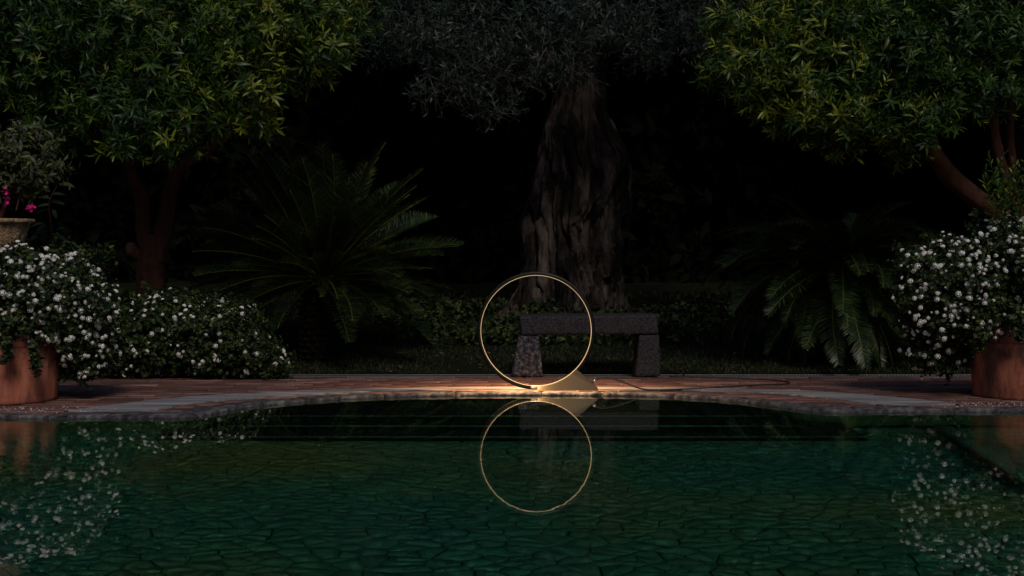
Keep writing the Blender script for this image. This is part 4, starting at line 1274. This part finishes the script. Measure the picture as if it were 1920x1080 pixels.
# broad-leaved plant between urn and citrus trunk
BLY = 9.5
bl = empty('broadleaf_plant', (at(95, 500, BLY).x, BLY, .0))
tag(bl, 'slender plant with broad drooping dark leaves rising beside the urn', 'plant')
o0 = Vector(bl.location)
tube('stem', [Vector((0, 0, 0)), at(96, 480, BLY) - o0, at(95, 420, BLY) - o0, at(92, 380, BLY) - o0, at(106, 350, BLY) - o0], (.008, .008, .007, .005, .003), M['bark'], bl, sides=6)
tube('stem', [at(97, 500, BLY) - o0, at(86, 440, BLY) - o0, at(80, 415, BLY) - o0], (.006, .005, .004), M['bark'], bl, sides=6)
lf = [(110, 345, 1, -.0, .11), (112, 347, .7, .3, .07), (96, 365, 1, .2, .09), (94, 372, -.9, .25, .09), (95, 385, -1, .1, .10), (95, 378, 1, .0, .10), (92, 392, -.8, -.1, .09), (98, 392, .4, -.7, .07), (85, 418, -1, -.1, .10), (88, 420, -.8, -.5, .09),
      (96, 437, 1, -.35, .12), (94, 442, -.7, -.4, .09), (96, 445, .3, -1, .12), (102, 440, 1, -.6, .10), (104, 432, .8, .4, .07), (92, 435, -.9, .1, .09), (70, 440, -.6, -.6, .08), (108, 352, .2, .8, .06), (92, 360, -.4, .6, .07)]
for (x, y, dx, dz, L) in lf:
    p = np.array(at(x, y, BLY + rq.uniform(-.05, .05)) - o0)
    V, T = leaves(p[None], np.array([[dx, rq.uniform(-.7, .2), dz]]), np.array([[rq.normal(0, .3), -.5, 1.]]), L, L * .48, .25)
    link('leaf', mesh_np('leaf', V, T, M['lantana'], np.full(len(V), rq.uniform(.3, .8))), bl)

# upright shrub behind right pot
SY = 8.9
sh = empty('upright_shrub', (at(1885, 600, SY).x, SY, .0))
tag(sh, 'upright leafy shrub with fresh yellow-green shoots rising above the right white-flowered shrub', 'shrub')
o0 = Vector(sh.location); P, A = [], []
for k in range(64):
    x = rq.uniform(1850, 1960); y = rq.uniform(325, 520)
    if x < 1862 and y > 400: continue
    p = at(x, y, SY + rq.uniform(-.12, .2)); P.append(tuple(p - o0)); A.append((rq.normal(0, .25), rq.normal(0, .25), 1))
for (x, y) in [(1858, 330), (1870, 325), (1852, 350), (1895, 350), (1910, 345), (1885, 365), (1860, 372)]:
    P.append(tuple(at(x, y, SY - .1) - o0)); A.append((rq.normal(0, .2), -.1, 1))
P = np.array(P); A = np.array(A)
for i in range(len(P)):
    place('shoot', sprig_mesh('shoot', int(rq.integers(0, 6)), M['citrus']), P[i] - [0, 0, .08], frames(A[i:i + 1], rq)[0], rq.uniform(.5, .75), sh)
sb = Bag()
for k in range(12):
    V_, T_ = tube_arr([(rq.normal(0, .03), rq.normal(0, .03), 0), (rq.normal(0, .04), rq.normal(0, .05), .5), (rq.normal(0.05, .05), rq.normal(0, .06), 1.0)], [.01, .007, .004], 5); sb.add(V_, T_)
o = link('stems', sb.mesh('stems', M['bark']), sh); o['kind'] = 'stuff'

# fan of pale palm leaflets hanging behind the urn tree
pm = empty('palm', (-4.9, 13.2, lawn_z(-4.9, 13.2) - .03)); tag(pm, 'background palm with drooping grey-green fronds showing at the left edge', 'palm')
ptop = at(20, 170, 12.6).z
tube('trunk', [(0, 0, 0), (.05, 0, 1.3), (0, 0, ptop - pm.location.z)], (.16, .13, .12), M['cycad_bark'], pm, wob=.2)
pmm = [frond_mesh(1.25, 1.7, rf, young=False, pairs=40) for _ in range(2)]
for k in range(20):
    az = 2 * math.pi * (k * .618 % 1); o = link('frond', pmm[k % 2], pm); o.location = (0, 0, ptop - pm.location.z)
    o.rotation_euler = (Matrix.Rotation(az, 4, 'Z') @ Matrix.Rotation(-rf.uniform(-.1, 1.0), 4, 'Y')).to_euler()
